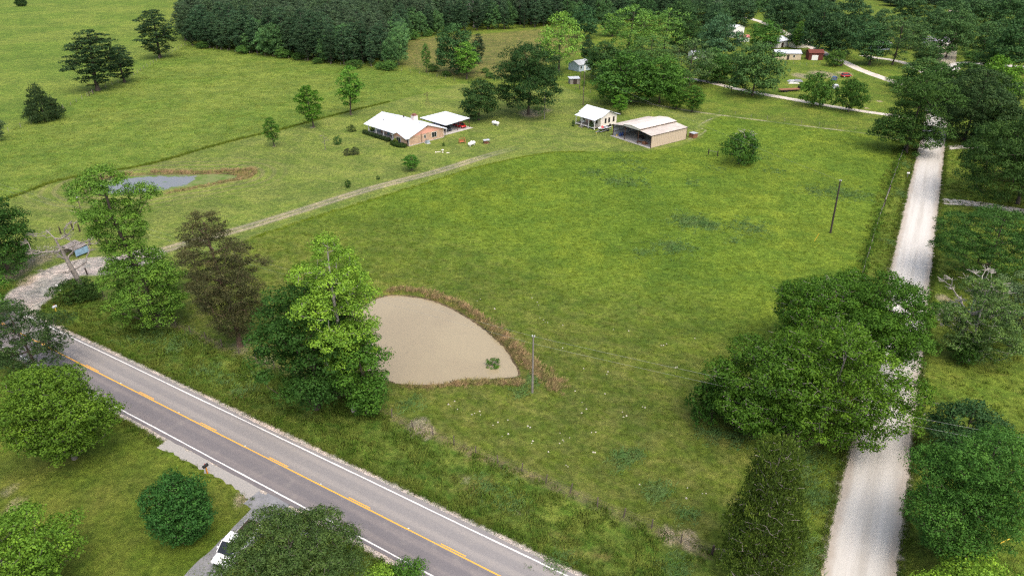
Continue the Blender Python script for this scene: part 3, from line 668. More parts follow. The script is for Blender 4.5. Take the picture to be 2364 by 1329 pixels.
hero('oak_tree', 36, 2345, 470, 268, 320, (.036, .064, .018), 'massive dark oak at the right edge above the side path', cb=.12, shape='dome', ls=.36, cr=1.5)
hero('oak_tree', 37, 2230, 325, 160, 200, (.034, .058, .024), 'dark oak on the far right side of the gravel road', cb=.05, shape='oval', ls=.42, cr=1.5)
hero('oak_tree', 38, 2092, 352, 174, 160, (.040, .074, .020), 'tall uneven oak at the lane junction left of the gravel road', cb=.06, shape='column', ls=.40, cr=1.4, asym=.4, gap=.2)
hero('oak_tree', 39, 2352, 372, 300, 150, DK, 'dark tree cut by the right edge beside the far oak', cb=.05, shape='round', ls=.4, cr=1.3)
hero('oak_tree', 40, 1218, 265, 102, 172, (.026, .052, .019), 'very large dark oak behind the brick house and carport', cb=.12, shape='dome', ls=.46, cr=1.7)
hero('oak_tree', 41, 1107, 278, 184, 98, (.028, .054, .019), 'dark oak right behind the carport', cb=.03, shape='oval', ls=.42, cr=1.3)

# standing dead trees
def deadtree(seed, u, v, vt, wpx, label, lean=(0, 0), col='pale', **k):
    x, y, h, r = fit(u, v, vt, wpx, .3)
    kw = dict(h=h, r=r, cb=.35, nc=34, cr=.8, lpc=0, ls=.2, shape='round', asym=.5, shell=.5, dead=5, tr=h * .028, lean=lean, minr=.018); kw.update(k)
    ms = tree_meshes('dead_tree', seed, **kw); return put_tree('dead_tree', ms, x, y, h, r, (1, 1, 1), label, col, rz=0 if v > 90 else None)
deadtree(51, 192, 682, 508, 150, 'leafless grey dead tree leaning over the driveway entrance', (-1.2, 0), 'ash', dead=16, tr=.42, nc=30, minr=.016, shell=.3)
deadtree(52, 2205, 800, 606, 150, 'bare pale limbs standing up inside the half-bare tree', (0, 0), 'pale', nc=30, dead=12, minr=.02)
deadtree(53, 751, 346, 305, 26, 'leafless sapling standing on the lawn left of the brick house', (0, 0), 'grey', nc=10, cr=.4, tr=.09)
deadtree(54, 1708, 372, 296, 60, 'grey bare branches sticking out of the pasture shrub', (0, 0), 'pale', nc=26, dead=8)
deadtree(57, 872, 88, 38, 34, 'bare grey tree left of the wood gap above the hay field', nc=22, minr=.03, cr=1.)
deadtree(58, 905, 86, 22, 30, 'bare grey tree right at the wood gap above the clearing', nc=22, minr=.03, cr=1.)
deadtree(59, 960, 72, 4, 34, 'pinkish grey bare tree standing in the wood behind the clearing', nc=22, minr=.03, cr=1.)
deadtree(60, 1094, 64, -6, 30, 'forked white dead tree at the top edge of the wood', nc=14, minr=.04, cr=1.)
def brush(seed, u, v, r_, label):
    x, y = G(u, v); kw = dict(h=1.6, r=r_, cb=.02, nc=36, cr=.5, lpc=0, ls=.2, shape='dome', asym=.5, shell=.3, dead=8, tr=.06, minr=.014)
    return put_tree('brush_pile', tree_meshes('brush', seed, **kw), x, y, 1.6, r_, (1, 1, 1), label, 'pale', cat='brush', rz=0, cname='twigs')
brush(55, 2178, 738, 3.0, 'pile of bare grey branches on the verge right of the gravel road')
brush(56, 100, 592, 3.2, 'tangle of bare grey branches under the left oak')

# ---- shared kinds for mid and far trees
LIB = {
    'oak': [tree_meshes('oak', 60 + i, h=10, r=5.2, cb=.07, shape='dome', nc=120, cr=.95, lpc=62, ls=.42, asym=.25, nl=16, lr=.34) for i in range(4)],
    'tall': [tree_meshes('tall', 70 + i, h=12, r=4, cb=.08, shape='oval', nc=110, cr=.85, lpc=60, ls=.38, asym=.25, nl=16, lr=.38) for i in range(3)],
    'open': [tree_meshes('open', 80 + i, h=13, r=6.5, cb=.15, shape='dome', nc=110, cr=.95, lpc=52, ls=.38, asym=.35, nl=20, lr=.28) for i in range(3)],
    'yard': [tree_meshes('yard', 90 + i, h=8, r=2.6, cb=.16, shape='oval', nc=95, cr=.5, lpc=50, ls=.26, asym=.15, nl=15, lr=.36) for i in range(3)],
    'pine': [tree_meshes('pine', 100 + i, NEED, h=17, r=4.2, cb=.10, shape='oval', kind='pine', nc=175, cr=.75, lpc=56, ls=.5, lasp=.3, flat=.65, asym=.25, nl=24, lr=.42) for i in range(4)],
    'cedar': [tree_meshes('cedar', 110 + i, NEED, h=8, r=3.6, cb=.01, shape='cone', kind='cedar', nc=110, cr=.7, lpc=70, ls=.36, lasp=.4, asym=.2) for i in range(2)],
    'shrub': [tree_meshes('shrub', 120 + i, h=1.6, r=1.3, cb=.01, shape='dome', nc=26, cr=.36, lpc=60, ls=.15, asym=.3) for i in range(3)],
    'bigshrub': [tree_meshes('bigshrub', 130 + i, h=4, r=3.4, cb=.01, shape='dome', nc=75, cr=.7, lpc=70, ls=.26, asym=.3) for i in range(2)],
}
_k = {}
def tr_(kind, u, v, vt, wpx, col, label, name=None, bark='dark', cat='tree', group=None):
    cb = {'oak': .07, 'tall': .08, 'open': .15, 'yard': .16, 'pine': .10, 'cedar': .01, 'shrub': .01, 'bigshrub': .01}[kind]
    x, y, h, r = fit(u, v, vt, wpx, cb); i = _k[kind] = _k.get(kind, -1) + 1; L = LIB[kind]
    nm = name or {'oak': 'oak_tree', 'tall': 'elm_tree', 'open': 'pecan_tree', 'yard': 'young_tree', 'pine': 'pine_tree', 'cedar': 'cedar_tree', 'shrub': 'shrub', 'bigshrub': 'shrub'}[kind]
    return put_tree(nm, L[i % len(L)], x, y, h, r, col, label, bark, 'shrub' if 'shrub' in kind else cat, group)
T = [
    ('cedar', 103, 279, 186, 88, (.034, .052, .026), 'lone dark conical cedar on the left field fence line'),
    ('pine', 232, 209, 71, 118, (.030, .050, .026), 'large dark pine on the left fence line, between the cedar and the next pine'),
    ('pine', 290, 190, 104, 66, (.030, .052, .028), 'smaller pine touching the right side of the large fence-line pine'),
    ('pine', 372, 134, 23, 88, (.030, .050, .028), 'pine near the wood corner, last on the left fence line'),
    ('cedar', 51, 15, -20, 26, PN, 'tiny dark tree in the far field at the top left edge'),
    ('tall', 0, 326, 258, 42, GY, 'grey-green tree cut by the left edge on the field fence'),
    ('yard', 633, 338, 271, 42, MD, 'small loose tree on the lawn below the hay field edge, leftmost of three'),
    ('yard', 722, 294, 198, 64, (.055, .120, .014), 'dense green lawn tree by the hay field edge, middle of three'),
    ('yard', 812, 265, 154, 68, (.090, .175, .030), 'tall light green lawn tree by the hay field edge, rightmost of three'),
    ('yard', 951, 394, 357, 46, (.050, .120, .020), 'small round tree on the lawn in front of the brick house'),
    ('yard', 1430, 264, 219, 44, (.070, .145, .020), 'small bright tree behind the white cottage'),
    ('bigshrub', 1706, 379, 308, 88, (.040, .085, .018), 'large dark shrub with bare branches in the pasture right of the barn'),
    ('oak', 1440, 240, 122, 150, (.040, .082, .018), 'broad green tree behind the white cottage, left of a pair'),
    ('oak', 1524, 238, 130, 118, (.044, .090, .018), 'broad green tree behind the barn, right of a pair'),
    ('tall', 1598, 259, 197, 54, (.048, .100, .018), 'small tree by the worn path right of the barn trees'),
    ('tall', 1562, 252, 203, 46, (.052, .105, .018), 'small tree tucked left of the little path tree'),
    ('open', 1292, 168, 30, 128, LP, 'pale lime open-crowned tree above the very large dark oak'),
    ('oak', 1349, 88, 15, 64, (.036, .074, .036), 'round blue-green tree standing at the clearing right end'),
    ('open', 1452, 130, 12, 145, (.080, .140, .034), 'tall light green tree above the cottage trees, left of two'),
    ('open', 1535, 125, 22, 120, (.078, .138, .036), 'tall light green tree above the cottage trees, right of two'),
    ('oak', 1582, 125, 38, 72, (.036, .068, .026), 'dark tree right of the tall light green trees'),
    ('open', 1592, 198, 92, 122, (.068, .100, .044), 'grey-green ragged tree above the worn path trees'),
    ('oak', 1392, 184, 97, 92, (.034, .064, .022), 'dark tree beside the small blue house'),
    ('oak', 1356, 142, 90, 36, (.026, .050, .024), 'narrow dark tree left of the small blue house roof'),
    ('oak', 1655, 138, 38, 96, (.046, .085, .050), 'blue-green tree left of the white metal building'),
    ('oak', 1052, 170, 58, 104, (.034, .068, .028), 'dark round tree at the clearing edge above the carport'),
    ('yard', 1078, 182, 99, 62, (.080, .150, .026), 'light green small tree in front of the dark clearing tree'),
    ('pine', 1105, 148, 78, 34, (.040, .056, .034), 'slim dull pine right of the light green clearing tree'),
    ('yard', 985, 168, 101, 24, (.065, .115, .034), 'slender sapling in the dry clearing'),
    ('oak', 1737, 221, 99, 124, (.056, .095, .036), 'large grey-green tree standing over the farm lane'),
    ('oak', 1694, 192, 120, 66, (.046, .085, .026), 'dark green tree left behind the farm lane tree'),
    ('tall', 1659, 193, 128, 44, (.045, .090, .024), 'narrow tree at the left end of the farm lane'),
    ('bigshrub', 1878, 245, 172, 78, (.048, .092, .020), 'bushy round tree beside the farm lane, left of two'),
    ('bigshrub', 1958, 259, 185, 74, (.048, .092, .020), 'bushy round tree beside the farm lane, right of two'),
    ('oak', 1762, 114, 48, 80, (.048, .100, .022), 'bright green tree in front of the white metal building'),
    ('tall', 1838, 114, 50, 28, (.060, .110, .024), 'slim bright tree between the white roofs'),
    ('oak', 1885, 126, 15, 88, (.030, .056, .028), 'tall dark tree behind the dark red shed'),
    ('oak', 1935, 132, 42, 84, (.032, .060, .028), 'dark tree right of the dark red shed beside the side lane'),
    ('oak', 1957, 82, -6, 92, (.032, .060, .030), 'high dark tree at the top left of the far field gap'),
    ('tall', 2003, 150, 56, 82, (.042, .080, .036), 'rounded blue-green tree beside the side lane bend'),
    ('bigshrub', 1926, 153, 117, 46, (.050, .088, .022), 'low bush beside the dark bin on the side lane'),
    ('open', 2060, 150, 36, 118, (.050, .082, .034), 'leaning tree with a visible trunk between the two upper lanes'),
    ('oak', 2186, 134, 28, 92, (.050, .086, .034), 'rounded green tree above the far road bend'),
    ('oak', 2136, 152, 98, 62, (.046, .080, .032), 'smaller tree left below the far road bend tree'),
    ('oak', 2122, 218, 136, 118, (.050, .085, .028), 'soft round tree left of the gravel road far end'),
    ('oak', 2272, 262, 130, 112, (.085, .155, .022), 'bright lime tree behind the dark oak on the far right'),
    ('bigshrub', 2070, 199, 176, 46, (.060, .110, .024), 'low green bush at the end of the side lane'),
    ('oak', 2332, 166, 48, 124, (.034, .066, .026), 'large dark tree at the right edge above the meadow'),
    ('oak', 2262, 128, 52, 80, (.046, .082, .034), 'mid green tree in the upper right tree belt'),
    ('bigshrub', 2242, 148, 118, 44, (.040, .080, .024), 'round bush at the far road edge below the upper right trees'),
    ('tall', 2336, 252, 188, 38, (.060, .090, .046), 'thin grey-green tree in the right meadow'),
    ('tall', 1005, 62, 0, 60, (.034, .060, .034), 'tall dark tree at the wood edge above the dry clearing'),
    ('oak', 1648, 88, 10, 60, (.034, .062, .034), 'dark tree behind the blue-green tree, upper right'),
    ('oak', 1700, 60, -8, 90, (.034, .060, .032), 'dark tree behind the white metal building'),
    ('oak', 1800, 68, -10, 80, (.032, .060, .030), 'dark tree beside the far end of the side lane'),
    ('oak', 1838, 92, 12, 62, (.034, .064, .030), 'dark green tree over the white roofs'),
    ('oak', 2095, 60, -12, 80, (.042, .074, .034), 'tree at the top right of the far field gap'),
    ('oak', 2235, 62, -10, 84, (.040, .072, .034), 'green tree at the top edge right of the far field strip'),
    ('oak', 2310, 70, -14, 90, (.034, .066, .028), 'dark tree at the top edge near the right corner'),
    ('oak', 2150, 92, 20, 70, (.044, .078, .034), 'tree over the purple-grey roof'),
    ('oak', 1478, 60, -10, 80, (.034, .066, .030), 'dark tree behind the tall light green trees'),
]
T += [
    ('oak', 2208, 262, 146, 130, (.044, .080, .024), 'tree overhanging the far part of the gravel road from its right side'),
    ('oak', 2152, 246, 150, 84, (.046, .084, .026), 'tree overhanging the far part of the gravel road from its left side'),
    ('oak', 1622, 62, -4, 80, (.036, .064, .032), 'dark filler tree between the round blue-green trees and the wood edge'),
    ('oak', 1565, 72, 2, 80, (.040, .072, .030), 'dark tree right behind the tops of the two light green trees'),
    ('tall', 1412, 84, 20, 60, (.040, .074, .034), 'dark tree left behind the light green pair'),
    ('oak', 1625, 118, 60, 74, (.054, .092, .038), 'mid green tree between the ragged tree and the blue-green tree'),
    ('oak', 1640, 160, 112, 80, (.050, .095, .030), 'green tree above the left end of the farm lane'),
    ('oak', 1630, 190, 140, 66, (.046, .088, .024), 'rounded green tree hiding the farm lane end'),
    ('oak', 1545, 212, 150, 92, (.040, .078, .022), 'dark tree behind the barn trees on their right'),
    ('oak', 1470, 190, 118, 90, (.038, .074, .022), 'dark tree behind the barn trees, in their middle'),
    ('oak', 1412, 205, 140, 84, (.034, .066, .020), 'dark low tree left behind the cottage trees'),
    ('open', 1500, 165, 80, 110, (.060, .105, .034), 'mid green tree below the right light green tree'),
    ('oak', 1900, 92, 8, 88, (.032, .060, .028), 'tall dark crown right above the dark red shed'),
    ('oak', 1860, 66, -14, 78, (.032, .060, .030), 'dark crown at the top edge over the white roofs'),
    ('oak', 1985, 112, 36, 74, (.036, .068, .032), 'blue-green crown behind the rounded tree at the side lane bend'),
    ('oak', 2028, 96, 24, 72, (.046, .078, .036), 'grey-green crown left behind the leaning tree'),
    ('oak', 2100, 112, 42, 70, (.046, .080, .034), 'green crown right behind the leaning tree'),
    ('oak', 2215, 98, 30, 72, (.048, .084, .034), 'green crown right of the purple-grey roof'),
    ('oak', 2185, 72, -6, 82, (.040, .072, .032), 'dark crown at the top edge above the purple-grey roof'),
    ('oak', 2300, 116, 46, 84, (.040, .074, .030), 'dark crown in the middle of the upper right belt'),
    ('oak', 2352, 118, 14, 80, (.036, .068, .028), 'dark crown at the right edge of the upper right belt'),
    ('oak', 2285, 158, 112, 60, (.040, .076, .028), 'low dark tree along the far road edge at the right'),
    ('tall', 2160, 196, 146, 50, (.048, .084, .030), 'narrow tree on the left bank of the far gravel road'),
    ('oak', 2232, 268, 190, 96, (.034, .062, .022), 'dark tree behind and above the far right oak'),
    ('oak', 2292, 338, 236, 110, (.036, .064, .020), 'dark tree filling the gap right of the far right oak'),
    ('oak', 2350, 420, 262, 120, (.036, .066, .018), 'dark oak boughs behind the massive right edge oak'),
    ('tall', 1660, 100, 20, 56, (.040, .074, .036), 'slim blue-green tree left above the white metal building'),
    ('oak', 1795, 62, 0, 70, (.034, .064, .030), 'dark crown above the side lane far end'),
    ('oak', 1840, 108, 62, 60, (.030, .056, .026), 'dark tree overhanging the cream rounded-roof shed'),
]
for t in T: tr_(*t)
SH = [(812, 303, 287, 24, OL, 'dark leafy shrub with reddish tint nearest the porch end'), (780, 333, 311, 21, (.045, .09, .028), 'small neat round shrub left of the porch'),
      (803, 358, 341, 22, (.055, .060, .032), 'left half of the low double shrub on the lawn'), (821, 357, 338, 22, (.052, .062, .032), 'right half of the low double shrub on the lawn'),
      (804, 432, 412, 15, DK, 'small dark bush on the lawn halfway to the track'), (873, 414, 405, 10, DK, 'tiny dark bush on the lawn near the track'),
      (1024, 337, 329, 8, DK, 'tiny dark bush beside the garden tap'), (1138, 838, 806, 36, (.060, .125, .020), 'green bush growing in the muddy pond'),
      (1435, 1065, 1042, 40, (.036, .100, .026), 'low dark green weed clump in the near pasture')]
for u, v, vt, wp, c_, lb in SH[:8]: tr_('shrub', u, v, vt, wp, c_, lb)
for u, v, vt, wp, lb in [(175, 690, 640, 82, 'dark vine bush around the dead tree foot'), (215, 688, 655, 50, 'low brambly bush right of the dead tree foot'), (470, 1240, 1210, 60, None), (590, 1140, 1130, 20, None)]:
    if lb: tr_('bigshrub', u, v, vt, wp, (.032, .058, .016), lb)
tr_('bigshrub', 1640, 975, 880, 110, (.034, .072, .014), 'low skirt of leaves at the field end of the oak group')
tr_('bigshrub', 2218, 836, 770, 66, (.038, .078, .018), 'dense low growth at the foot of the half-bare tree')
tr_('bigshrub', 1348, 198, 188, 12, MD, 'little bush beside the small open shed')

# ---- wood edge: rows of pines and broadleaf trees one can tell apart
def on_ground_clear(x, y):
    return True
edge_line = smooth_line(poly([(432, 104), (520, 116), (640, 131), (760, 147), (860, 156), (915, 158)]), 2.)
edge2 = smooth_line(poly([(925, 128), (935, 95), (990, 84), (1060, 76), (1130, 70), (1210, 66), (1300, 58), (1400, 52), (1500, 45), (1600, 38)]), 2.)
edge3 = smooth_line(poly([(1650, 40), (1760, 30), (1900, 35)]), 2.)
edge4 = smooth_line(poly([(2190, 30), (2260, 34), (2364, 40), (2500, 60)]), 2.)
def row(line, back, step, mixp, label_p, label_b, group, hrange, rr):
    L = np.concatenate([[0], np.cumsum(np.linalg.norm(np.diff(line, axis=0), axis=1))]); s = rr.uniform(0, step)
    d = np.array([line[-1][0] - line[0][0], line[-1][1] - line[0][1]]); nn = np.array([-d[1], d[0]]); nn /= np.linalg.norm(nn); nn = nn if nn[1] > 0 else -nn
    cnt_ = 0
    while s < L[-1]:
        x = np.interp(s, L, line[:, 0]) + nn[0] * back + rr.normal() * 1.; y = np.interp(s, L, line[:, 1]) + nn[1] * back + rr.normal() * 1.2
        pine = rr.random() < mixp; h = rr.uniform(*hrange) * (1 if pine else .78); r = h * (rr.uniform(.21, .29) if pine else rr.uniform(.30, .40))
        kd = 'pine' if pine else ('oak' if rr.random() < .5 else 'tall'); i = int(rr.integers(len(LIB[kd])))
        c_ = (np.array((.038, .064, .042)) * rr.uniform(.85, 1.35) if pine else np.array((.048, .088, .040)) * rr.uniform(.8, 1.7))
        lab = ORD[cnt_] + ' from the left, ' + (label_p if pine else label_b); cnt_ += 1
        put_tree('pine_tree' if pine else 'broadleaf_tree', LIB[kd][i], x, y, h, r, tuple(c_), lab, 'dark' if rr.random() < .8 else 'grey', 'tree', group, z=0)
        s += step * rr.uniform(.7, 1.3)
ORD = ['first', 'second', 'third', 'fourth', 'fifth', 'sixth', 'seventh', 'eighth', 'ninth', 'tenth', 'eleventh', 'twelfth', 'thirteenth', 'fourteenth', 'fifteenth', 'sixteenth', 'seventeenth', 'eighteenth', 'nineteenth', 'twentieth'] + ['twenty-' + q for q in ('first', 'second', 'third', 'fourth', 'fifth', 'sixth', 'seventh', 'eighth', 'ninth')] + ['thirtieth'] + ['thirty-' + q for q in ('first', 'second', 'third', 'fourth', 'fifth', 'sixth', 'seventh', 'eighth', 'ninth')] + ['fortieth'] + ['forty-' + q for q in ('first', 'second', 'third', 'fourth', 'fifth', 'sixth', 'seventh', 'eighth', 'ninth')] + ['fiftieth'] * 20
rr = np.random.default_rng(5)
row(edge_line, 1.5, 5.5, .6, 'dark pine in the wood front row above the hay field', 'green broadleaf tree in the wood front row above the hay field', 'trees in the front row of the wood', (12, 18), rr)
row(edge_line, 7, 6.0, .75, 'dark pine in the wood second row above the hay field', 'green broadleaf tree in the wood second row above the hay field', 'trees in the second row of the wood', (16, 20), rr)
row(edge2, 2, 6.0, .5, 'dark pine in the wood edge behind the dry clearing', 'dark broadleaf tree in the wood edge behind the dry clearing', 'trees in the wood edge behind the clearing', (13, 19), rr)
row(edge3, 2, 8, .3, 'dark pine at the top edge above the white metal building', 'dark broadleaf tree at the top edge above the white metal building', 'trees at the top edge above the white building', (12, 16), rr)
row(edge4, 2, 9, .2, 'dark pine at the top edge right of the far field', 'dark broadleaf tree at the top edge right of the far field', 'trees at the top edge right of the far field', (11, 15), rr)
# undergrowth bushes at the wood foot
for bi, (u, v, wp) in enumerate(sorted([(655, 134, 40), (690, 138, 30), (735, 147, 26), (470, 112, 30), (560, 124, 34), (820, 158, 36), (900, 162, 40), (880, 160, 30), (1000, 165, 30), (1030, 176, 22), (950, 92, 40), (985, 84, 30), (1130, 180, 24), (1120, 168, 20)])):
    tr_('bigshrub', u, v, v - wp * .55, wp, tuple(np.array((.045, .085, .024)) * rr.uniform(.8, 1.3)), ORD[bi] + ' bush from the left along the foot of the wood and clearing edge', group='bushes at the foot of the wood')

# ---- instancing on scattered points (one object, real instances)
def proto_collection(name, objs):
    c = bpy.data.collections.new(name)
    for o in objs: c.objects.link(o)
    return c
def scatter(name, P, scl, rotz, coll, label, tilt=0):
    P = np.asarray(P, np.float32); me = bpy.data.meshes.new(name); me.vertices.add(len(P)); me.vertices.foreach_set('co', P.ravel())
    a = me.attributes.new('scl', 'FLOAT_VECTOR', 'POINT'); scl = np.asarray(scl, np.float32)
    if scl.ndim == 1: scl = np.repeat(scl[:, None], 3, 1)
    a.data.foreach_set('vector', scl.ravel())
    a = me.attributes.new('rot', 'FLOAT_VECTOR', 'POINT'); r = np.zeros((len(P), 3), np.float32); r[:, 2] = rotz
    if tilt: r[:, :2] = rng.normal(size=(len(P), 2)) * tilt
    a.data.foreach_set('vector', r.ravel())
    o = link(name, me); tag(o, label, kind='stuff')
    ng = bpy.data.node_groups.new(name, 'GeometryNodeTree')
    ng.interface.new_socket('Geometry', in_out='INPUT', socket_type='NodeSocketGeometry'); ng.interface.new_socket('Geometry', in_out='OUTPUT', socket_type='NodeSocketGeometry')
    N = ng.nodes; K = ng.links; gi = N.new('NodeGroupInput'); go = N.new('NodeGroupOutput'); ip = N.new('GeometryNodeInstanceOnPoints')
    mp = N.new('GeometryNodeMeshToPoints'); ci = N.new('GeometryNodeCollectionInfo'); ci.inputs['Collection'].default_value = coll
    ci.inputs['Separate Children'].default_value = True; ci.inputs['Reset Children'].default_value = True
    K.new(gi.outputs[0], mp.inputs[0]); K.new(mp.outputs[0], ip.inputs['Points']); K.new(ci.outputs[0], ip.inputs['Instance']); ip.inputs['Pick Instance'].default_value = True
    ri = N.new('FunctionNodeRandomValue'); ri.data_type = 'INT'
    for s_ in ri.inputs:
        if s_.type == 'INT' and s_.name == 'Min': s_.default_value = 0
        if s_.type == 'INT' and s_.name == 'Max': s_.default_value = len(coll.objects) - 1
    K.new([s_ for s_ in ri.outputs if s_.type == 'INT'][0], ip.inputs['Instance Index'])
    for nm, tgt in (('scl', 'Scale'), ('rot', 'Rotation')):
        na = N.new('GeometryNodeInputNamedAttribute'); na.data_type = 'FLOAT_VECTOR'; na.inputs['Name'].default_value = nm
        K.new([s_ for s_ in na.outputs if s_.enabled and s_.name == 'Attribute'][0], ip.inputs[tgt])
    K.new(ip.outputs[0], go.inputs[0]); md = o.modifiers.new('scatter', 'NODES'); md.node_group = ng
    return o

# far wood as one mass: joined trunk+crown prototypes
n = NT('wood_leaves'); t = n.attr('tone'); oi = n.n('ShaderNodeObjectInfo'); rv = oi.outputs['Random']
b = n.mix(n.rng(t, 0, 1, smooth=False), (.050, .096, .050), (.112, .176, .084)); b = n.mix(n.rng(rv, .55, 1, 0, .6, False), b, (.100, .185, .064))
WOODL = n.bsdf(b, .6, .2, trans=.2)
WBARK = simple('wood_bark', (.09, .08, .07))
def joined(ms, nm):
    tm, cm, h, r = ms
    def arr(me, at):
        V = np.zeros(len(me.vertices) * 3, np.float32); me.vertices.foreach_get('co', V)
        F = np.zeros(len(me.loops), np.int32); me.loops.foreach_get('vertex_index', F); return V.reshape(-1, 3), F.reshape(-1, 4)
    V1, F1 = arr(tm, 0); V2, F2 = arr(cm, 1); tone = np.zeros(len(F2), np.float32); cm.attributes['tone'].data.foreach_get('value', tone)
    me = npmesh(nm, np.vstack([V1, V2]), np.vstack([F1, F2 + len(V1)]), {'tone': np.concatenate([np.zeros(len(F1)), tone])})
    me.materials.append(WBARK); me.materials.append(WOODL)
    me.polygons.foreach_set('material_index', np.concatenate([np.zeros(len(F1), np.int32), np.ones(len(F2), np.int32)]))
    return bpy.data.objects.new(nm, me)
pc = proto_collection('wood_protos', [joined(LIB['pine'][i], 'wood_pine') for i in range(4)])
oc = proto_collection('wood_protos_b', [joined(LIB['oak'][i], 'wood_oak') for i in range(3)] + [joined(LIB['tall'][1], 'wood_tall')])
Wd = poly([(425, 100), (520, 110), (640, 124), (760, 139), (860, 148), (915, 150), (918, 120), (930, 88), (990, 78), (1060, 70), (1130, 64), (1210, 60), (1300, 52), (1400, 46), (1500, 40), (1600, 32), (1640, 10), (1700, -40), (1500, -110), (470, -110)])
def fill(A, dens, seed):
    R = np.random.default_rng(seed); lo, hi = A.min(0), A.max(0); nn_ = int((hi - lo).prod() * dens); p = lo + R.random((nn_, 2)) * (hi - lo); return p[inside(p, A)]
pw_ = fill(Wd, 1 / 30., 3); dE = np.minimum(seg_dist(pw_, edge_line, False), seg_dist(pw_, edge2, False)); pw_ = pw_[(dE > 9.) & (pw_[:, 1] < 780)]
R5 = np.random.default_rng(8); isp = R5.random(len(pw_)) < .8; hh = R5.uniform(.8, 1.15, len(pw_))
for m_, c_, nm in ((isp, pc, 'pine_wood'), (~isp, oc, 'broadleaf_wood')):
    q = pw_[m_]; scatter(nm, np.column_stack([q, np.zeros(len(q))]), np.column_stack([hh[m_] * .95, hh[m_] * .95, hh[m_] * 1.05]), R5.uniform(0, 6.28, len(q)), c_, 'dense mass of trees filling the wood behind the hay field')
Wr = poly([(1640, 60), (1700, 30), (1760, 20), (1900, 25), (1925, -5), (1900, -80), (1600, -80)])
Wr2 = poly([(2060, 25), (2130, 15), (2200, 22), (2300, 30), (2420, 40), (2700, 60), (2900, -20), (2000, -60), (2030, -10)])
q = np.vstack([fill(Wr, 1 / 55., 4), fill(Wr2, 1 / 60., 6)]); q = q[q[:, 1] < 900]
scatter('broadleaf_wood', np.column_stack([q, np.zeros(len(q))]), R5.uniform(.9, 1.4, len(q)), R5.uniform(0, 6.28, len(q)), oc, 'far trees along the top right edge')
print('TREE TRIS', TRI)
#SECTION2
# ------------------------------------------------------------------ grasses, weeds, stones (scattered on real points)
def pasture_rgb(n, P_, lat):
    big = n.noise(P_, .025, 4, .55); mid = n.noise(P_, .12, 5, .65); midb = n.noise(P_, .35, 5, .7, ((1, 1.6, 1), .5))
    pa = n.mix(n.rng(big, .38, .62), PAS[0], PAS[1]); pa = n.mix(n.rng(mid, .42, .62, 0, .6), pa, PAS[2]); pa = n.mix(n.rng(midb, .56, .78, 0, .5), pa, PAS[3])
    near = n.rng(n.m_('ADD', lat, n.m_('MULTIPLY', n.m_('SUBTRACT', big, .5), 60.)), NEARB[0], NEARB[1])
    pb = n.mix(n.rng(midb, .36, .66), PBS[0], PBS[1]); pb = n.mix(n.rng(mid, .5, .7, 0, .6), pb, PBS[2])
    return n.mix(near, pa, pb)
def lat_of(n, P_):
    d = n.n('ShaderNodeVectorMath', operation='DOT_PRODUCT'); n.set(d.inputs[0], P_); d.inputs[1].default_value = (HN[0], HN[1], 0)
    return n.m_('SUBTRACT', d.outputs['Value'], float(HC @ HN))
def tuft_objs(nm, mat, k, blades, r, h, wd, seed, lean=.5):
    R = np.random.default_rng(seed); out = []
    for q in range(k):
        p = R.normal(size=(blades, 2)) * r * .55; a = R.uniform(0, 6.28, blades); hh = h * R.uniform(.5, 1.2, blades)
        l = np.stack([np.cos(a), np.sin(a)], 1); s = np.stack([-np.sin(a), np.cos(a)], 1) * wd * .5
        tip = p + l * (hh * lean * R.uniform(.3, 1.4, blades))[:, None]
        z0 = np.full((blades, 1), -.02)
        mid_ = p * .5 + tip * .5 - l * (hh * .08)[:, None]
        V = np.stack([np.hstack([p - s, z0]), np.hstack([p + s, z0]), np.hstack([mid_ + s * .8, hh[:, None] * .62]), np.hstack([tip, hh[:, None]])], 1).reshape(-1, 3)
        me = npmesh(nm, V, np.arange(blades * 4).reshape(-1, 4), {'tone': R.random(blades)}, mat); out.append(bpy.data.objects.new(nm, me))
    return proto_collection(nm + '_protos', out)
def grassmat(name, colf, amt=.3):
    n = NT(name); P_ = n.pos(); c = colf(n, P_); t = n.attr('tone'); oi = n.n('ShaderNodeObjectInfo').outputs['Random']
    c = n.mix(1., c, n.mix(n.m_('MULTIPLY', n.m_('ADD', t, oi), .5), (1 - amt, 1 - amt, 1 - amt), (1 + amt * 1.2, 1 + amt * 1.1, 1 + amt)), 'MULTIPLY')
    g = n.n('ShaderNodeNewGeometry').outputs['Normal']; v1 = n.n('ShaderNodeVectorMath', operation='SCALE'); n.set(v1.inputs[0], g); v1.inputs['Scale'].default_value = .3
    v2 = n.n('ShaderNodeVectorMath', operation='ADD'); n.set(v2.inputs[0], v1.outputs[0]); v2.inputs[1].default_value = (0, 0, .8); v3 = n.n('ShaderNodeVectorMath', operation='NORMALIZE'); n.set(v3.inputs[0], v2.outputs[0])
    return n.bsdf(c, .8, .05, normal=v3.outputs[0])
def two(a, b, s=.5): return lambda n, P_: n.mix(n.rng(n.noise(P_, s, 4, .7), .35, .65), a, b)
POND_BUF = lambda p, b=.3: (sdf(p, L_POND) < -b) & (sdf(p, L_POND2) < -b)
def sample(A, dens, seed, excl=True):
    p = fill(A, dens, seed); lat = (p - HC) @ HN; g = np.abs((p - GR0) @ GN_)
    if excl:
        k = (np.abs(lat) > 4.6) & (g > 3.5) & POND_BUF(p); p = p[k]
    return p
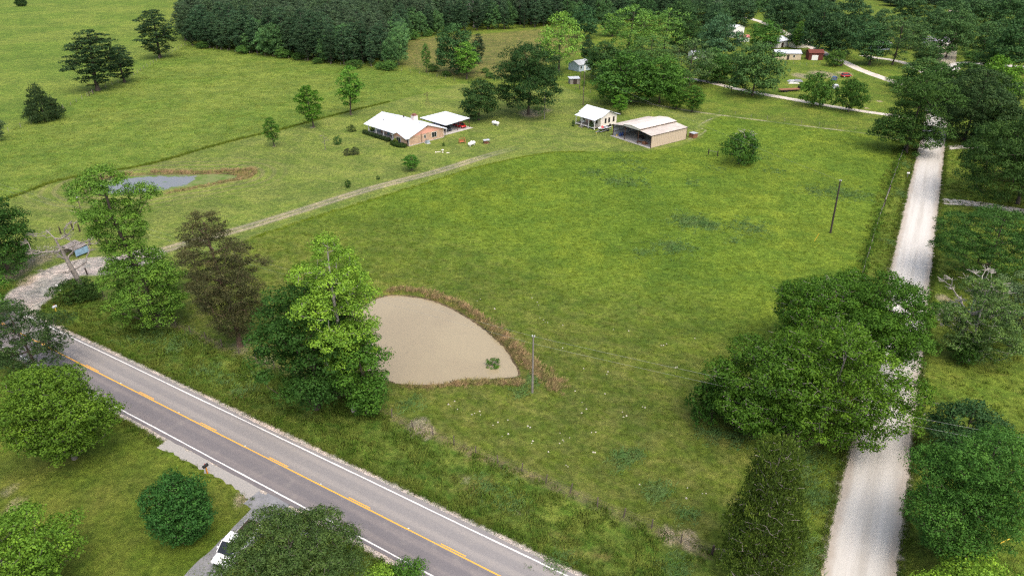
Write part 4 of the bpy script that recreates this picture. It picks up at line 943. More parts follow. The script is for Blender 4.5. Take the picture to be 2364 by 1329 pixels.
def sc_grass(nm, p, coll, s0, s1, label, seed=1, tall=1.):
    R = np.random.default_rng(seed); s = R.uniform(s0, s1, len(p)); z = height(p)
    return scatter(nm, np.column_stack([p, z]), np.column_stack([s, s, s * tall * R.uniform(.8, 1.2, len(p))]), R.uniform(0, 6.28, len(p)), coll, label)
gp = tuft_objs('pasture_tuft', grassmat('pasture_blades', lambda n, P_: pasture_rgb(n, P_, lat_of(n, P_)), .32), 4, 34, .50, .13, .035, 1, 1.5)
p = sample(L_PAST, 1.3, 21); lat = (p - HC) @ HN; R_ = np.random.default_rng(3)
p = p[R_.random(len(p)) < np.clip(1.25 - lat / 160, .35, 1)]
sc_grass('pasture_grass', p, gp, .5, 1.2, 'rough tufted pasture grass between the pond and the barn', 2)
gv = tuft_objs('verge_tuft', grassmat('verge_blades', two((.058, .112, .014), (.108, .142, .026), .4), .45), 4, 30, .45, .34, .06, 5, .6)
VZ = np.array([HC + HD * a + HN * b for a, b in ((-70, 4.2), (75, 4.2), (75, 13), (-70, 13))])
p = sample(VZ, 3.2, 22); al_ = (p - HC) @ HN; k = fill
dpn = np.array([1.0] * len(p)); nz = np.sin(p[:, 0] * .9 + 3 * np.sin(p[:, 1] * .3)) * .5 + .5
p = p[(R_.random(len(p)) < .35 + .65 * nz) & (seg_dist(p, ENTR, False) > 4.0)]
sc_grass('verge_grass', p, gv, .5, 1.35, 'lush weedy grass on the verge between highway and fence', 3)
gm_ = tuft_objs('meadow_tuft', grassmat('meadow_blades', two((.075, .135, .014), (.125, .160, .026), .3), .25), 4, 24, .5, .26, .05, 7, .7)
EZ = np.array([GR0 - GN_ * 3.6 + GD * a for a in (-170, 90)] + [GR0 - GN_ * 45 + GD * 90, GR0 - GN_ * 45 - GD * 170])
WZ = np.array([GR0 + GN_ * 3.6 + GD * a for a in (-150, 70)] + [GR0 + GN_ * 9 + GD * 70, GR0 + GN_ * 9 - GD * 150])
p = np.vstack([sample(EZ, .9, 23), sample(WZ, 2.2, 24)]); p = p[(p[:, 1] > 35) & (p[:, 0] < 130)]
sc_grass('meadow_grass', p, gm_, .5, 1.3, 'rough green grass on both sides of the gravel road', 4)
SZ = np.array([HC + HD * a + HN * b for a, b in ((-75, -4.2), (30, -4.2), (30, -40), (-75, -40))])
gs2 = tuft_objs('lawn_tuft', grassmat('lawn_blades', two((.078, .130, .014), (.115, .140, .026), .25), .18), 3, 22, .5, .09, .05, 8, 1.)
p = sample(SZ, 2.0, 25); p = p[(p[:, 1] > 36) & (((p - HC) @ HN < -5.8) | ((p - HC) @ HD < SHL[0]) | ((p - HC) @ HD > SHL[1]))]
sc_grass('lawn_grass', p, gs2, .6, 1.4, 'short mown grass of the lawn on the near side of the highway', 5)
# ragged road edges
pe = []
for sgn, o0 in ((1, 4.35), (-1, -4.25)):
    a = R_.uniform(-75, 60, 2600); b = o0 + sgn * np.abs(R_.normal(size=2600)) * .55; pe.append(HC + a[:, None] * HD + b[:, None] * HN)
for sgn in (1, -1):
    a = R_.uniform(-150, 60, 2600); b = sgn * (3.25 + np.abs(R_.normal(size=2600)) * .4); pe.append(GR0 + a[:, None] * GD + b[:, None] * GN_)
pe = np.vstack(pe); lo_ = (pe - HC) @ HD; la2 = (pe - HC) @ HN; pe = pe[~((la2 < 0) & (la2 > -5.2) & (lo_ > SHL[0]) & (lo_ < SHL[1] + 6))]; pe = pe[(seg_dist(pe, ENTR, False) > 4.0) & (pe[:, 1] > 35) & ~((np.abs((pe - HC) @ HN) < 4.1)) & ~((np.abs((pe - GR0) @ GN_) < 3.1))]
sc_grass('edge_grass', pe, gv, .3, .8, 'ragged grass fringe along the road shoulders', 6)
# tall hay along the mown edge
gh = tuft_objs('hay_tuft', grassmat('hay_blades', two((.080, .130, .012), (.115, .160, .018), .2), .25), 3, 34, .5, .75, .05, 9, .35)
he = smooth_line(L_FIELD[1:12], .5); dn = np.gradient(he, axis=0); dn /= np.linalg.norm(dn, axis=1)[:, None]; dn = np.stack([-dn[:, 1], dn[:, 0]], 1)
p = np.vstack([he + dn * (b + R_.normal(size=(len(he), 1)) * .15) for b in (.1, .5)])
sc_grass('hay_edge_grass', p, gh, .45, .8, 'standing hay grass along the mown lawn edge', 7)
p = sample(L_FIELD, .28, 26); gh2 = tuft_objs('field_tuft', grassmat('field_blades', two((.095, .160, .020), (.145, .186, .034), .1), .25), 3, 30, .9, .14, .06, 10, 1.6)
p = p[(p[:, 0] > -230) & (p[:, 1] < 400)]; sc_grass('hay_grass', p, gh2, .7, 1.6, 'pale green hay grass in the west field', 8)
pe_ = smooth_line(L_PAST[0:8], .5); p = np.vstack([pe_ + R_.normal(size=pe_.shape) * .35 for _ in range(2)])
gp2 = tuft_objs('pasture_edge_tuft', grassmat('pasture_edge_blades', two((.105, .170, .010), (.140, .195, .014), .2), .2), 3, 30, .5, .20, .04, 12, 1.)
sc_grass('pasture_edge_grass', p, gp2, .6, 1.1, 'taller pasture grass along the driveway lawn edge', 9)
# dry reeds on the pond banks
gd = tuft_objs('reed_tuft', grassmat('reed_blades', two((.34, .24, .13), (.20, .20, .07), .5), .35), 4, 20, .38, .50, .028, 13, .7)
def band(px, off, n_, sp, seed, z=0):
    R = np.random.default_rng(seed); L = smooth_line(poly(px), .3); k = R.integers(0, len(L), n_); return L[k] + R.normal(size=(n_, 2)) * sp
p = np.vstack([band([(895, 668), (950, 668), (1010, 681), (1060, 700), (1110, 733), (1160, 773), (1195, 812)], 0, 340, .36, 1), band([(1150, 770), (1200, 815), (1240, 852), (1290, 895)], 0, 380, .6, 2),
               band([(1050, 884), (1120, 882), (1200, 884)], 0, 150, .35, 3), band([(925, 892), (1000, 893), (1060, 884)], 0, 60, .3, 4),
               band([(354, 396), (450, 397), (533, 394), (585, 390)], 0, 240, .4, 5), band([(590, 392), (585, 403), (545, 414), (457, 433), (390, 445)], 0, 110, .3, 6), band([(196, 432), (240, 410), (300, 400)], 0, 120, .3, 7)])
p = p[(sdf(p, L_POND) < -.15) & (sdf(p, L_POND2) < -.1)]
sc_grass('bank_reeds', p, gd, .6, 1.15, 'dry reddish tan grass along the banks of both ponds', 10)
p = fill(L_SWALE, 2.2, 31); p = p[sdf(p, L_POND2) < -.1]; sc_grass('swale_grass', p, gd, .4, .7, 'dry brown and green grass in the hollow at the end of the scummy pond', 11)
gw = tuft_objs('weed_tuft', grassmat('weed_blades', two((.062, .132, .036), (.100, .165, .052), .5), .35), 4, 18, .55, .30, .045, 14, 1.1)
WD = [(1595, 512, 4.2, 260), (1640, 520, 3, 120), (1730, 525, 4.2, 170), (1555, 570, 3.8, 190), (1490, 585, 2.2, 40), (1420, 415, 3.5, 70), (1375, 400, 3, 60), (1460, 420, 5, 90), (1440, 370, 5, 50), (1480, 392, 4, 50), (1600, 420, 3, 25),
      (1930, 445, 5.5, 170), (1870, 440, 3.5, 60), (1985, 450, 3.5, 60), (1435, 1060, 1.6, 60), (1515, 1135, 1.4, 60), (1465, 1050, 1.2, 30), (1590, 1185, 1.2, 30), (1125, 1120, 2, 60), (1180, 1155, 1.8, 40), (600, 870, 2, 50), (520, 875, 2, 50), (560, 900, 1.5, 40),
      (1290, 1290, 1.5, 50), (1560, 1300, 1.5, 60), (1820, 1100, 3, 160), (1860, 1060, 3, 120), (1700, 1000, 2.5, 80), (1640, 1000, 2, 60), (1880, 1150, 2, 90), (1820, 1250, 3, 150), (1850, 1300, 2.5, 100), (2085, 450, 2.5, 90), (2090, 380, 3, 90), (2060, 560, 2, 60), (1740, 362, 3.5, 50),
      (330, 770, 3, 120), (400, 790, 3, 120), (480, 850, 2, 60), (950, 935, 2, 40), (1230, 880, 1.8, 40), (1205, 905, 1.5, 30), (1690, 555, 2, 20), (1660, 390, 3, 25), (1780, 395, 4, 30), (1250, 330, 5, 0)]
ps = [G(u, v) + np.random.default_rng(i).normal(size=(k, 2)) * r * .5 for i, (u, v, r, k) in enumerate(WD) if k]
p = np.vstack(ps); p = p[POND_BUF(p) & (np.abs((p - GR0) @ GN_) > 3.6)]
sc_grass('weeds', p, gw, .5, 1.3, 'patches of darker blue-green weeds in the pastures and verges', 12, .8)
# vines over the roadside fence by the gravel road
FG = smooth_line(poly([(2085, 345), (2066, 400), (2048, 450), (2028, 510), (2008, 575), (1990, 640)]), .4)
def leafclump(nm, mat, seed, r=.35, k=40, s=.16):
    R = np.random.default_rng(seed); u = R.normal(size=(k, 3)); u /= np.linalg.norm(u, axis=1)[:, None]; pos = u * r * R.uniform(.5, 1, (k, 1)); pos[:, 2] = np.abs(pos[:, 2]) * .9
    nr = u + R.normal(size=(k, 3)) * .6; nr /= np.linalg.norm(nr, axis=1)[:, None]; a = np.cross(nr, R.normal(size=(k, 3))); a /= np.linalg.norm(a, axis=1)[:, None]; b = np.cross(nr, a)
    V = np.stack([pos - a * s / 2, pos + b * s * .3, pos + a * s / 2, pos - b * s * .3], 1).reshape(-1, 3)
    return bpy.data.objects.new(nm, npmesh(nm, V, np.arange(k * 4).reshape(-1, 4), {'tone': R.random(k)}, mat))
vm = grassmat('vine_leaves', two((.040, .090, .012), (.080, .150, .018), .4), .35)
vc = proto_collection('vine_protos', [leafclump('vine_leaf_clump', vm, i) for i in range(3)])
nv = 620; k = R_.integers(0, len(FG), nv); p = FG[k] + R_.normal(size=(nv, 2)) * .35; keep = (np.sin(k * .045) + R_.normal(size=nv) * .6) > -.2; p = p[keep]
scatter('fence_vines', np.column_stack([p, R_.uniform(0, 1.0, len(p))]), R_.uniform(.6, 1.4, len(p)), R_.uniform(0, 6, len(p)), vc, 'green vines grown over the fence beside the gravel road')
# ivy on the sweetgum trunk and algae sprigs
stone_m = simple('limestone', (.44, .41, .34), .9, .1, .2, 4)
m = MB(); R_ = np.random.default_rng(12)
ST = [(1036, 935), (1047, 927), (1062, 950), (1091, 955), (1110, 953), (1145, 975), (1172, 968), (1218, 985), (1165, 1000), (1225, 1020), (1263, 1040), (1297, 1022), (1303, 1018), (1311, 1010), (1345, 948), (1352, 945), (1362, 1000), (1373, 997), (1290, 1000), (1435, 955), (1445, 960), (1486, 938), (1391, 910), (1310, 1078), (1480, 1112), (1586, 1128), (1622, 1137), (1370, 1050), (1380, 1045), (1590, 1150),
      (1250, 735), (1262, 742), (1240, 700), (1300, 750), (1420, 760), (1450, 765), (1530, 800), (1540, 795), (1230, 690), (1145, 710), (1100, 690), (1300, 800), (1350, 850), (1400, 860), (1340, 925), (1330, 905), (1600, 790), (1560, 850)]
for u, v in ST:
    for _ in range(int(R_.integers(1, 3))):
        x, y = G(u + R_.normal() * 4, v + R_.normal() * 3); s = R_.uniform(.07, .15); a = R_.uniform(0, 6)
        ring = [(x + s * cos(a + t) * R_.uniform(.7, 1.2), y + s * .8 * sin(a + t) * R_.uniform(.7, 1.2), -.02) for t in np.arange(6) * pi / 3]
        top = [(x + (p[0] - x) * .6, y + (p[1] - y) * .6, s * R_.uniform(.5, .9)) for p in ring]
        m.add(ring + top, [tuple(range(6, 12))] + [(i, (i + 1) % 6, (i + 1) % 6 + 6, i + 6) for i in range(6)])
tag(m.build('field_stones', stone_m), 'pale stones lying scattered in the near pasture', kind='stuff')

# ------------------------------------------------------------------ buildings
WROOF = simple('white_metal_roof', (.58, .61, .65), .6, .3, .07, .35)
TROOF = simple('tan_metal_roof', (.43, .385, .34), .6, .25, .14, .5)
PINK = simple('pink_siding', (.72, .36, .28), .8, .2, .05, 4)
def brickmat(name, a, b, mortar, sc=1.):
    n = NT(name); o = n.obj(); br = n.n('ShaderNodeTexBrick'); br.inputs['Scale'].default_value = sc
    sep = n.n('ShaderNodeSeparateXYZ'); n.set(sep.inputs[0], o); cmb = n.n('ShaderNodeCombineXYZ'); n.set(cmb.inputs[0], n.m_('ADD', sep.outputs[0], sep.outputs[1])); n.set(cmb.inputs[1], sep.outputs[2]); n.set(br.inputs['Vector'], cmb.outputs[0])
    br.inputs['Color1'].default_value = (*a, 1); br.inputs['Color2'].default_value = (*b, 1); br.inputs['Mortar'].default_value = (*mortar, 1)
    br.inputs['Brick Width'].default_value = .21; br.inputs['Row Height'].default_value = .075; br.inputs['Mortar Size'].default_value = .008
    f = n.noise(o, 1.6, 5, .7); return n.bsdf(n.mix(1., br.outputs['Color'], n.mix(n.rng(f, .3, .7), (.72, .72, .72), (1.25, 1.2, 1.15)), 'MULTIPLY'), .9, .15)
BRICK = brickmat('tan_brick', (.50, .33, .22), (.40, .25, .17), (.50, .44, .36))
WHITE = simple('white_paint', (.78, .77, .74), .6, .3, .05, 3)
CREAM = simple('cream_paint', (.70, .65, .56), .8, .2, .06, 3)
GLASS = simple('dark_glass', (.018, .02, .024), .12, .6, .3, 2)
DARK = simple('dark_metal', (.05, .035, .03), .7, .3, .2, 3)
RUST = simple('brown_steel', (.085, .048, .036), .7, .3, .2, 3)
CONC = simple('concrete', (.40, .38, .35), .9, .15, .12, 1.2)
WOODG = simple('grey_wood', (.24, .22, .19), .9, .15, .2, 3)
TAN = simple('tan_metal_siding', (.52, .42, .32), .6, .3, .04, .8)
SILV = simple('galvanised_sheet', (.55, .57, .60), .4, .4, .12, 1.5, metal=.3)
def part(name, mat, parent, fn, **kw):
    m = MB(); fn(m); return m.build(name, mat, parent, **kw)
def window(par, wall, c, w_, h_, z, panes=2, fr=None):
    """wall: 'y0' face looking -Y..., c = coordinate along wall, builds frame with panes as sub-parts"""
    ax_, pos_, sgn = wall; fr = fr or WHITE
    def bx(m, a0, a1, z0, z1, d0, d1):
        lo, hi = sorted((pos_ + sgn * d0, pos_ + sgn * d1))
        if ax_ == 'x': m.box(lo, hi, a0, a1, z0, z1)
        else: m.box(a0, a1, lo, hi, z0, z1)
    f = part('window', fr, par, lambda m: (bx(m, c - w_ / 2 - .06, c + w_ / 2 + .06, z - .06, z + h_ + .06, .002, .04)))
    pw_ = w_ / panes
    for i in range(panes): part('pane', GLASS, f, lambda m: bx(m, c - w_ / 2 + i * pw_ + .03, c - w_ / 2 + (i + 1) * pw_ - .03, z, z + h_, .042, .055))
    return f

F = G(945, 338); HAZ = radians(45.7)
hs_ = empty('brick_house', (*F, 0), HAZ); tag(hs_, 'long tan brick house with white metal roof and pink gable ends', 'house')
# local: x = depth (0 front .. 12.4 back), y = length (0 right gable .. 20 left)
EV, RZ, RX = 2.45, 4.75, 6.4
part('slab', CONC, hs_, lambda m: m.box(-.1, 12.5, -.1, 20.0, 0, .16))
def walls(m):
    m.box(0.0, .25, 0, .9, .16, EV)            # short front by the corner
    m.box(2.4, 2.65, 5.3, 16.2, .16, EV)
    m.box(2.4, 12.2, 15.95, 16.2, .16, EV - .002)
    m.box(12.15, 12.4, 0, 16.2, .16, EV - .001)
    m.box(0.25, 12.15, 0, .25, .16, EV)
    m.box(.25, 2.4, 5.3, 5.55, .16, EV - .003)
    m.box(-1.0, -.75, .9, 5.4, .16, EV - .002); m.box(-.75, .3, .9, 1.15, .16, EV); m.box(-.75, .25, 5.15, 5.4, .16, EV)
part('wall', BRICK, hs_, walls)
part('gable', PINK, hs_, lambda m: m.add([(-.05, -.02, EV), (12.6, -.02, EV), (RX, -.02, RZ - .06), (-.05, .2, EV), (12.6, .2, EV), (RX, .2, RZ - .06)], [(0, 1, 2), (3, 5, 4), (0, 3, 4, 1), (1, 4, 5, 2), (2, 5, 3, 0)]))
part('gable', PINK, hs_, lambda m: m.add([(-1.03, .8, EV), (-1.03, 5.5, EV), (-1.03, 3.15, 3.45), (-.6, .8, EV), (-.6, 5.5, EV), (-.6, 3.15, 3.45)], [(0, 2, 1), (3, 4, 5), (0, 1, 4, 3), (1, 2, 5, 4), (2, 0, 3, 5)]))
def roof(m):
    yl, yr = 20.6, -.55; sl = (RZ - EV) / (RX + .3)
    m.slab([(-.35, yr, EV - .02), (-.35, yl, EV - .02), (RX, yl, RZ), (RX, yr, RZ)], .12)
    m.slab([(RX + .003, yr, RZ), (RX + .003, yl, RZ), (13.4, yl, RZ - sl * 7.0), (13.4, yr, RZ - sl * 7.0)], .12)
part('roof', WROOF, hs_, roof)
def groof(m):
    pk = 3.55; e = 2.36
    m.slab([(-1.5, 3.15, pk), (3.1, 3.15, pk), (-.1, -.62, e), (-1.5, -.62, e)][::-1], .1)
    m.slab([(-1.5, 3.16, pk), (-1.5, 6.0, e), (-.1, 6.0, e), (3.1, 3.16, pk)][::-1], .1)
part('front_gable_roof', WROOF, hs_, groof)
part('ridge_cap', WROOF, hs_, lambda m: m.box(RX - .15, RX + .15, -.56, 20.6, RZ - .01, RZ + .035))
ch = part('chimney', simple('pale_brick', (.66, .58, .53), .9, .15, .1, 3), hs_, lambda m: m.box(7.3, 8.7, 6.6, 8.0, 3.6, 5.75))
part('chimney_cap', simple('chimney_red', (.22, .10, .08), .8), ch, lambda m: (m.box(7.25, 8.75, 6.55, 8.05, 5.752, 5.84), m.box(7.6, 8.4, 6.9, 7.7, 5.842, 6.2)))
part('vent_pipe', DARK, hs_, lambda m: m.tube([(3.2, 15.5, 3.6), (3.2, 15.5, 4.25)], .07))
part('vent_pipe', DARK, hs_, lambda m: m.tube([(7.4, 11.5, 4.3), (7.4, 11.5, 5.1)], .16, 8))
for yy in (7.3, 11.6, 15.2, 18.8): part('porch_post', WHITE, hs_, lambda m: m.box(-.02, .16, yy - .09, yy + .09, .16, EV - .1))
part('porch_floor', CONC, hs_, lambda m: m.box(-.15, 2.39, 5.6, 19.2, .162, .28))
part('porch_rail', WHITE, hs_, lambda m: (m.box(-.9, -.0, 6.5, 6.56, .75, .82), m.box(-.9, -.84, 6.5, 6.56, .1, .8), m.box(-.5, -.44, 6.5, 6.56, .2, .8), m.box(-.05, .0, 6.5, 6.56, .2, .9)))
part('porch_step', CONC, hs_, lambda m: (m.box(-.5, -.16, 5.9, 7.0, 0, .2), m.box(-.85, -.5, 5.9, 7.0, 0, .1)))
window(hs_, ('y', 0, -1), 8.9, 1.7, 1.35, .85, 2); window(hs_, ('y', 0, -1), 5.6, .6, .9, 1.15, 1)
window(hs_, ('x', -1.0, -1), 3.2, 1.7, 1.5, .6, 2); window(hs_, ('x', 2.4, -1), 8.6, 1.2, 1.2, .9, 2); window(hs_, ('x', 2.4, -1), 10.6, 1.2, 1.2, .9, 2); window(hs_, ('x', 2.4, -1), 14.2, 1.3, 1.2, .9, 2)
window(hs_, ('x', 0, -1), .45, .6, 1.6, .5, 1)
dr = part('door', simple('teal_door', (.12, .25, .24), .6), hs_, lambda m: m.box(2.34, 2.398, 12.0, 13.0, .28, 2.3)); part('handle', DARK, dr, lambda m: m.box(2.30, 2.338, 12.12, 12.2, 1.2, 1.3))
part('gable_vent', DARK, hs_, lambda m: m.tube([(RX, -.025, 4.1), (RX, -.06, 4.1)], .2, 8)); part('gable_vent', DARK, hs_, lambda m: m.tube([(-1.035, 3.15, 3.0), (-1.07, 3.15, 3.0)], .14, 8))
part('downspout', WHITE, hs_, lambda m: m.box(-.07, -.005, -.07, -.005, .1, EV)); part('downspout', WHITE, hs_, lambda m: m.box(12.4, 12.46, -.07, -.005, .1, EV)); part('meter_pipe', DARK, hs_, lambda m: m.tube([(4.3, -.06, .1), (4.3, -.06, 2.9)], .06))
# carport
cp = empty('carport', (*F, 0), HAZ); tag(cp, 'white metal carport roof on thin brown posts behind the brick house', 'carport')
part('roof', WROOF, cp, lambda m: m.slab([(14.9, 1.9, 2.55), (14.9, 13.7, 2.65), (24.8, 13.4, 2.85), (24.8, 2.4, 2.75)][::-1], .1))
for x_ in (15.1, 19.9, 24.6):
    for y_ in (2.55, 8, 13.2): part('post', RUST, cp, lambda m: m.box(x_ - .06, x_ + .06, y_ - .06, y_ + .06, 0, 2.5))
part('beam', DARK, cp, lambda m: (m.box(14.95, 24.7, 2.45, 2.6, 2.38, 2.5), m.box(14.95, 24.7, 13.1, 13.25, 2.38, 2.5), m.box(14.95, 15.1, 2.6, 13.1, 2.36, 2.46)))
part('floor', CONC, cp, lambda m: m.box(13.3, 24.9, 1.2, 13.8, 0, .03))
bw = empty('breezeway', (*F, 0), HAZ); tag(bw, 'narrow white lean-to roof between the brick house and carport', 'shelter')
part('roof', WROOF, bw, lambda m: m.slab([(12.5, 1.0, 2.12), (12.5, 12.8, 2.12), (14.6, 12.8, 2.0), (14.6, 1.0, 2.0)][::-1], .07))
for y_ in (1.2, 7, 12.6): part('post', WHITE, bw, lambda m: m.box(14.4, 14.5, y_ - .05, y_ + .05, 0, 1.92))
def hedge(pts, wd, ht, label, col, r_seed=1, dens=170):
    R = np.random.default_rng(r_seed); L = smooth_line(np.array(pts), .25); n_ = int(len(L) * dens); k = R.integers(0, len(L), n_); a = R.uniform(0, pi, n_); rr_ = R.uniform(.8, 1.05, n_)
    lum = 1 + .12 * np.sin(k * .9) ; off = np.cos(a) * wd / 2 * rr_ * lum; z = np.abs(np.sin(a)) ** .6 * ht * rr_ * lum
    d = np.gradient(L, axis=0); d /= np.linalg.norm(d, axis=1)[:, None]; nn_ = np.stack([-d[:, 1], d[:, 0]], 1)
    pos = np.column_stack([L[k] + nn_[k] * off[:, None] + R.normal(size=(n_, 2)) * .1, z]); nr = np.column_stack([nn_[k] * np.cos(a)[:, None], np.sin(a)]) + R.normal(size=(n_, 3)) * .4
    nr /= np.linalg.norm(nr, axis=1)[:, None]; t = np.cross(nr, R.normal(size=(n_, 3))); t /= np.linalg.norm(t, axis=1)[:, None]; b_ = np.cross(nr, t); s = .16
    V = np.stack([pos - t * s / 2, pos + b_ * s * .35, pos + t * s / 2, pos - b_ * s * .35], 1).reshape(-1, 3); V[:, 2] = np.maximum(V[:, 2], .01)
    c0 = L.mean(0); V[:, :2] -= c0; e = link('hedge', npmesh('hedge', V, np.arange(n_ * 4).reshape(-1, 4), {'tone': np.clip(R.normal(.45, .2, n_), 0, 1)}, LEAF)); e.location = (*c0, 0); e.color = (*col, 1)
    core = MB().tube([(*(q - c0), ht * .4) for q in L[::3]], [wd * .36] * len(L[::3]), 6).build('branches', BARK, e); core.color = (.03, .035, .015, 1)
    tag(e, label, 'hedge'); return e
def LH(x, y, z=0): c, s = cos(HAZ), sin(HAZ); return (F[0] + x * c - y * s, F[1] + x * s + y * c)
hedge([LH(-1.1, 19.6), LH(-1.1, 15), LH(-1.1, 11), LH(-1.1, 7.4)], 1.3, 1.0, 'long low clipped dark hedge in front of the porch', (.034, .060, .018), 1)
hedge([LH(-2.0, 4.9), LH(-2.3, 3), LH(-2.1, 1.2), LH(-1.2, -.2)], 1.5, 1.15, 'curved clipped hedge under the front gable window', (.040, .078, .016), 2)
tr_('shrub', 913, 333, 318, 18, (.13, .17, .02), 'yellow-green bush beside the front gable and porch steps')
tr_('shrub', 957, 331, 321, 10, (.10, .05, .03), 'small reddish plant against the brick side wall')
tr_('shrub', 860, 305, 292, 10, (.04, .07, .02), 'potted plant at the left end of the porch')

# barn
BF = G(*[1310 + 1565 * .1227, 225 + 955 * .1227]); BA = radians(36.4)
bn = empty('barn', (*BF, 0), BA); tag(bn, 'open-fronted tan metal barn with raised centre roof', 'barn')
W_, D_ = 14.8, 14.1; e0, e1_, e2_, e3_ = 3.45, 4.0, 4.35, 4.75
part('floor', CONC, bn, lambda m: m.box(-.6, D_, 0, W_ + .4, 0, .05))
seam = NT('siding'); 
def ribbed(m, x0, x1, y, z0, z1, k, th=.05):
    st = (x1 - x0) / k
    for i in range(k): m.box(x0 + i * st, x0 + (i + 1) * st - .03, y - (.02 if i % 2 else 0), y + th, z0, z1)
part('side_wall', TAN, bn, lambda m: ribbed(m, .05, D_ - .05, -.04, .05, e0 - .02, 40))
part('side_wall', simple('grey_sheet', (.42, .45, .48), .6, .3, .08, 1), bn, lambda m: m.box(.05, D_, W_ - .06, W_, .05, e0 - .02))
part('back_wall', simple('back_sheet', (.30, .27, .23), .7, .2, .1, 1), bn, lambda m: (m.box(D_ - .06, D_, .05, 4.4, .05, e0), m.box(D_ - .058, D_ + .002, 4.4, 10.4, .05, e1_), m.box(D_ - .06, D_, 10.4, W_ - .07, .05, e0)))
part('side_roof', TROOF, bn, lambda m: m.slab([(-.3, -.15, e0), (D_ + .2, -.15, e0), (D_ + .2, 4.45, e1_), (-.3, 4.45, e1_)], .09))
part('side_roof', TROOF, bn, lambda m: m.slab([(-.3, 10.35, e1_), (D_ + .2, 10.35, e1_), (D_ + .2, W_ + .15, e0), (-.3, W_ + .15, e0)], .09))
part('centre_roof', simple('pale_tan_roof', (.53, .485, .435), .6, .3, .07, .6), bn, lambda m: (m.slab([(-.4, 4.0, e2_), (D_ + .25, 4.0, e2_), (D_ + .25, 7.4, e3_), (-.4, 7.4, e3_)], .08), m.slab([(-.4, 7.402, e3_), (D_ + .25, 7.402, e3_), (D_ + .25, 10.8, e2_), (-.4, 10.8, e2_)], .08)))
part('monitor_wall', TAN, bn, lambda m: (m.box(-.2, D_, 4.3, 4.38, e1_ + .002, e2_ - .04), m.box(-.2, D_, 10.42, 10.5, e1_ + .002, e2_ - .04)))
part('front_gable', simple('gable_sheet', (.60, .56, .52), .6, .3, .05, 1), bn, lambda m: m.add([(-.28, 4.4, e1_ - .12), (-.28, 10.4, e1_ - .12), (-.28, 10.4, e2_ - .05), (-.28, 7.4, e3_ - .1), (-.28, 4.4, e2_ - .05), (-.2, 4.4, e1_ - .12), (-.2, 10.4, e1_ - .12), (-.2, 10.4, e2_ - .05), (-.2, 7.4, e3_ - .1), (-.2, 4.4, e2_ - .05)],
     [(0, 1, 2, 3, 4), (9, 8, 7, 6, 5), (0, 5, 6, 1), (1, 6, 7, 2), (2, 7, 8, 3), (3, 8, 9, 4), (4, 9, 5, 0)]))
for y_, h_ in ((.06, e0), (4.9, e1_), (10.0, e1_), (W_ - .1, e0)): part('post', RUST, bn, lambda m: m.box(-.08, .1, y_ - .09, y_ + .09, 0, h_ - .12))
part('trim', RUST, bn, lambda m: (m.box(-.32, D_ + .22, -.2, -.155, e0 - .14, e0 - .02), m.box(D_ - .05, D_ + .1, -.1, .0, .02, e0 - .1), m.box(-.42, D_ + .27, 3.94, 3.995, e2_ - .12, e2_ - .02)))
part('girt', RUST, bn, lambda m: (m.box(.1, D_ - .1, W_ - .12, W_ - .062, 1.2, 1.3), m.box(.1, D_ - .1, W_ - .12, W_ - .062, 2.3, 2.4)))
def LB(x, y): c, s = cos(BA), sin(BA); return (BF[0] + x * c - y * s, BF[1] + x * s + y * c)
def item(name, label, cat, x, y, fn, mat, rz=BA, z=0, group=None):
    m = MB(); fn(m); o = m.build(name, mat); o.location = (x, y, z); o.rotation_euler = (0, 0, rz); tag(o, label, cat, group); return o
YEL = simple('yellow_paint', (.75, .50, .05), .5); BLU = simple('blue_plastic', (.04, .08, .25), .5); REDW = simple('red_paint', (.55, .03, .04), .45); BRN = simple('brown_wood', (.25, .12, .07), .85, .1, .25, 3); BLK = simple('black_rubber', (.02, .02, .02), .8)
item('fuel_can', 'yellow can on the barn floor by the left wall', 'can', *LB(.8, 13.9), lambda m: (m.tube([(0, 0, .05), (0, 0, .55)], [.16, .14], 8), m.tube([(0, 0, .55), (0, 0, .65)], .05, 6)), YEL)
for i, (x_, y_) in enumerate(((1.5, 13.3), (2.3, 13.2))): item('barrel', ['blue barrel just right of the yellow can in the barn', 'blue barrel deeper in the barn than its twin'][i], 'barrel', *LB(x_, y_), lambda m: (m.tube([(0, 0, .05), (0, 0, .4), (0, 0, .42), (0, 0, .9)], [.28, .3, .3, .28], 10), m.tube([(0, 0, .9), (0, 0, .94)], .24, 10)), BLU)
item('flat_board', 'white board leaning inside the barn near the right wall', 'board', *LB(3.0, 1.2), lambda m: m.add([(0, 0, 1.2), (0, 1.5, 1.2), (.35, 1.5, 2.6), (.35, 0, 2.6), (.06, 0, 1.2), (.06, 1.5, 1.2), (.41, 1.5, 2.6), (.41, 0, 2.6)], [(0, 3, 2, 1), (4, 5, 6, 7), (0, 1, 5, 4), (1, 2, 6, 5), (2, 3, 7, 6), (3, 0, 4, 7)]), WHITE)
item('work_bench', 'dark bench cluttered with tools at the back of the barn', 'bench', *LB(11.5, 7), lambda m: (m.box(-.5, .5, -3, 3, .85, .95), *[m.box(a - .05, a + .05, b - .05, b + .05, .05, .85) for a in (-.4, .4) for b in (-2.8, 0, 2.8)], *[m.box(-.3, .1 + .1 * (q % 3), -2.6 + q * .6, -2.3 + q * .6, .95, 1.1 + .15 * (q % 4)) for q in range(9)]), WOODG)
item('log_stack', 'pile of split logs at the barn opening', 'logs', *LB(1.3, 3.6), lambda m: [m.tube([(.35 * (q % 4) - .5, -.8 + .12 * (q % 3), .16 + .24 * (q // 4)), (.35 * (q % 4) - .5 + .1, .5, .16 + .24 * (q // 4))], .12, 6) for q in range(11)], BRN)
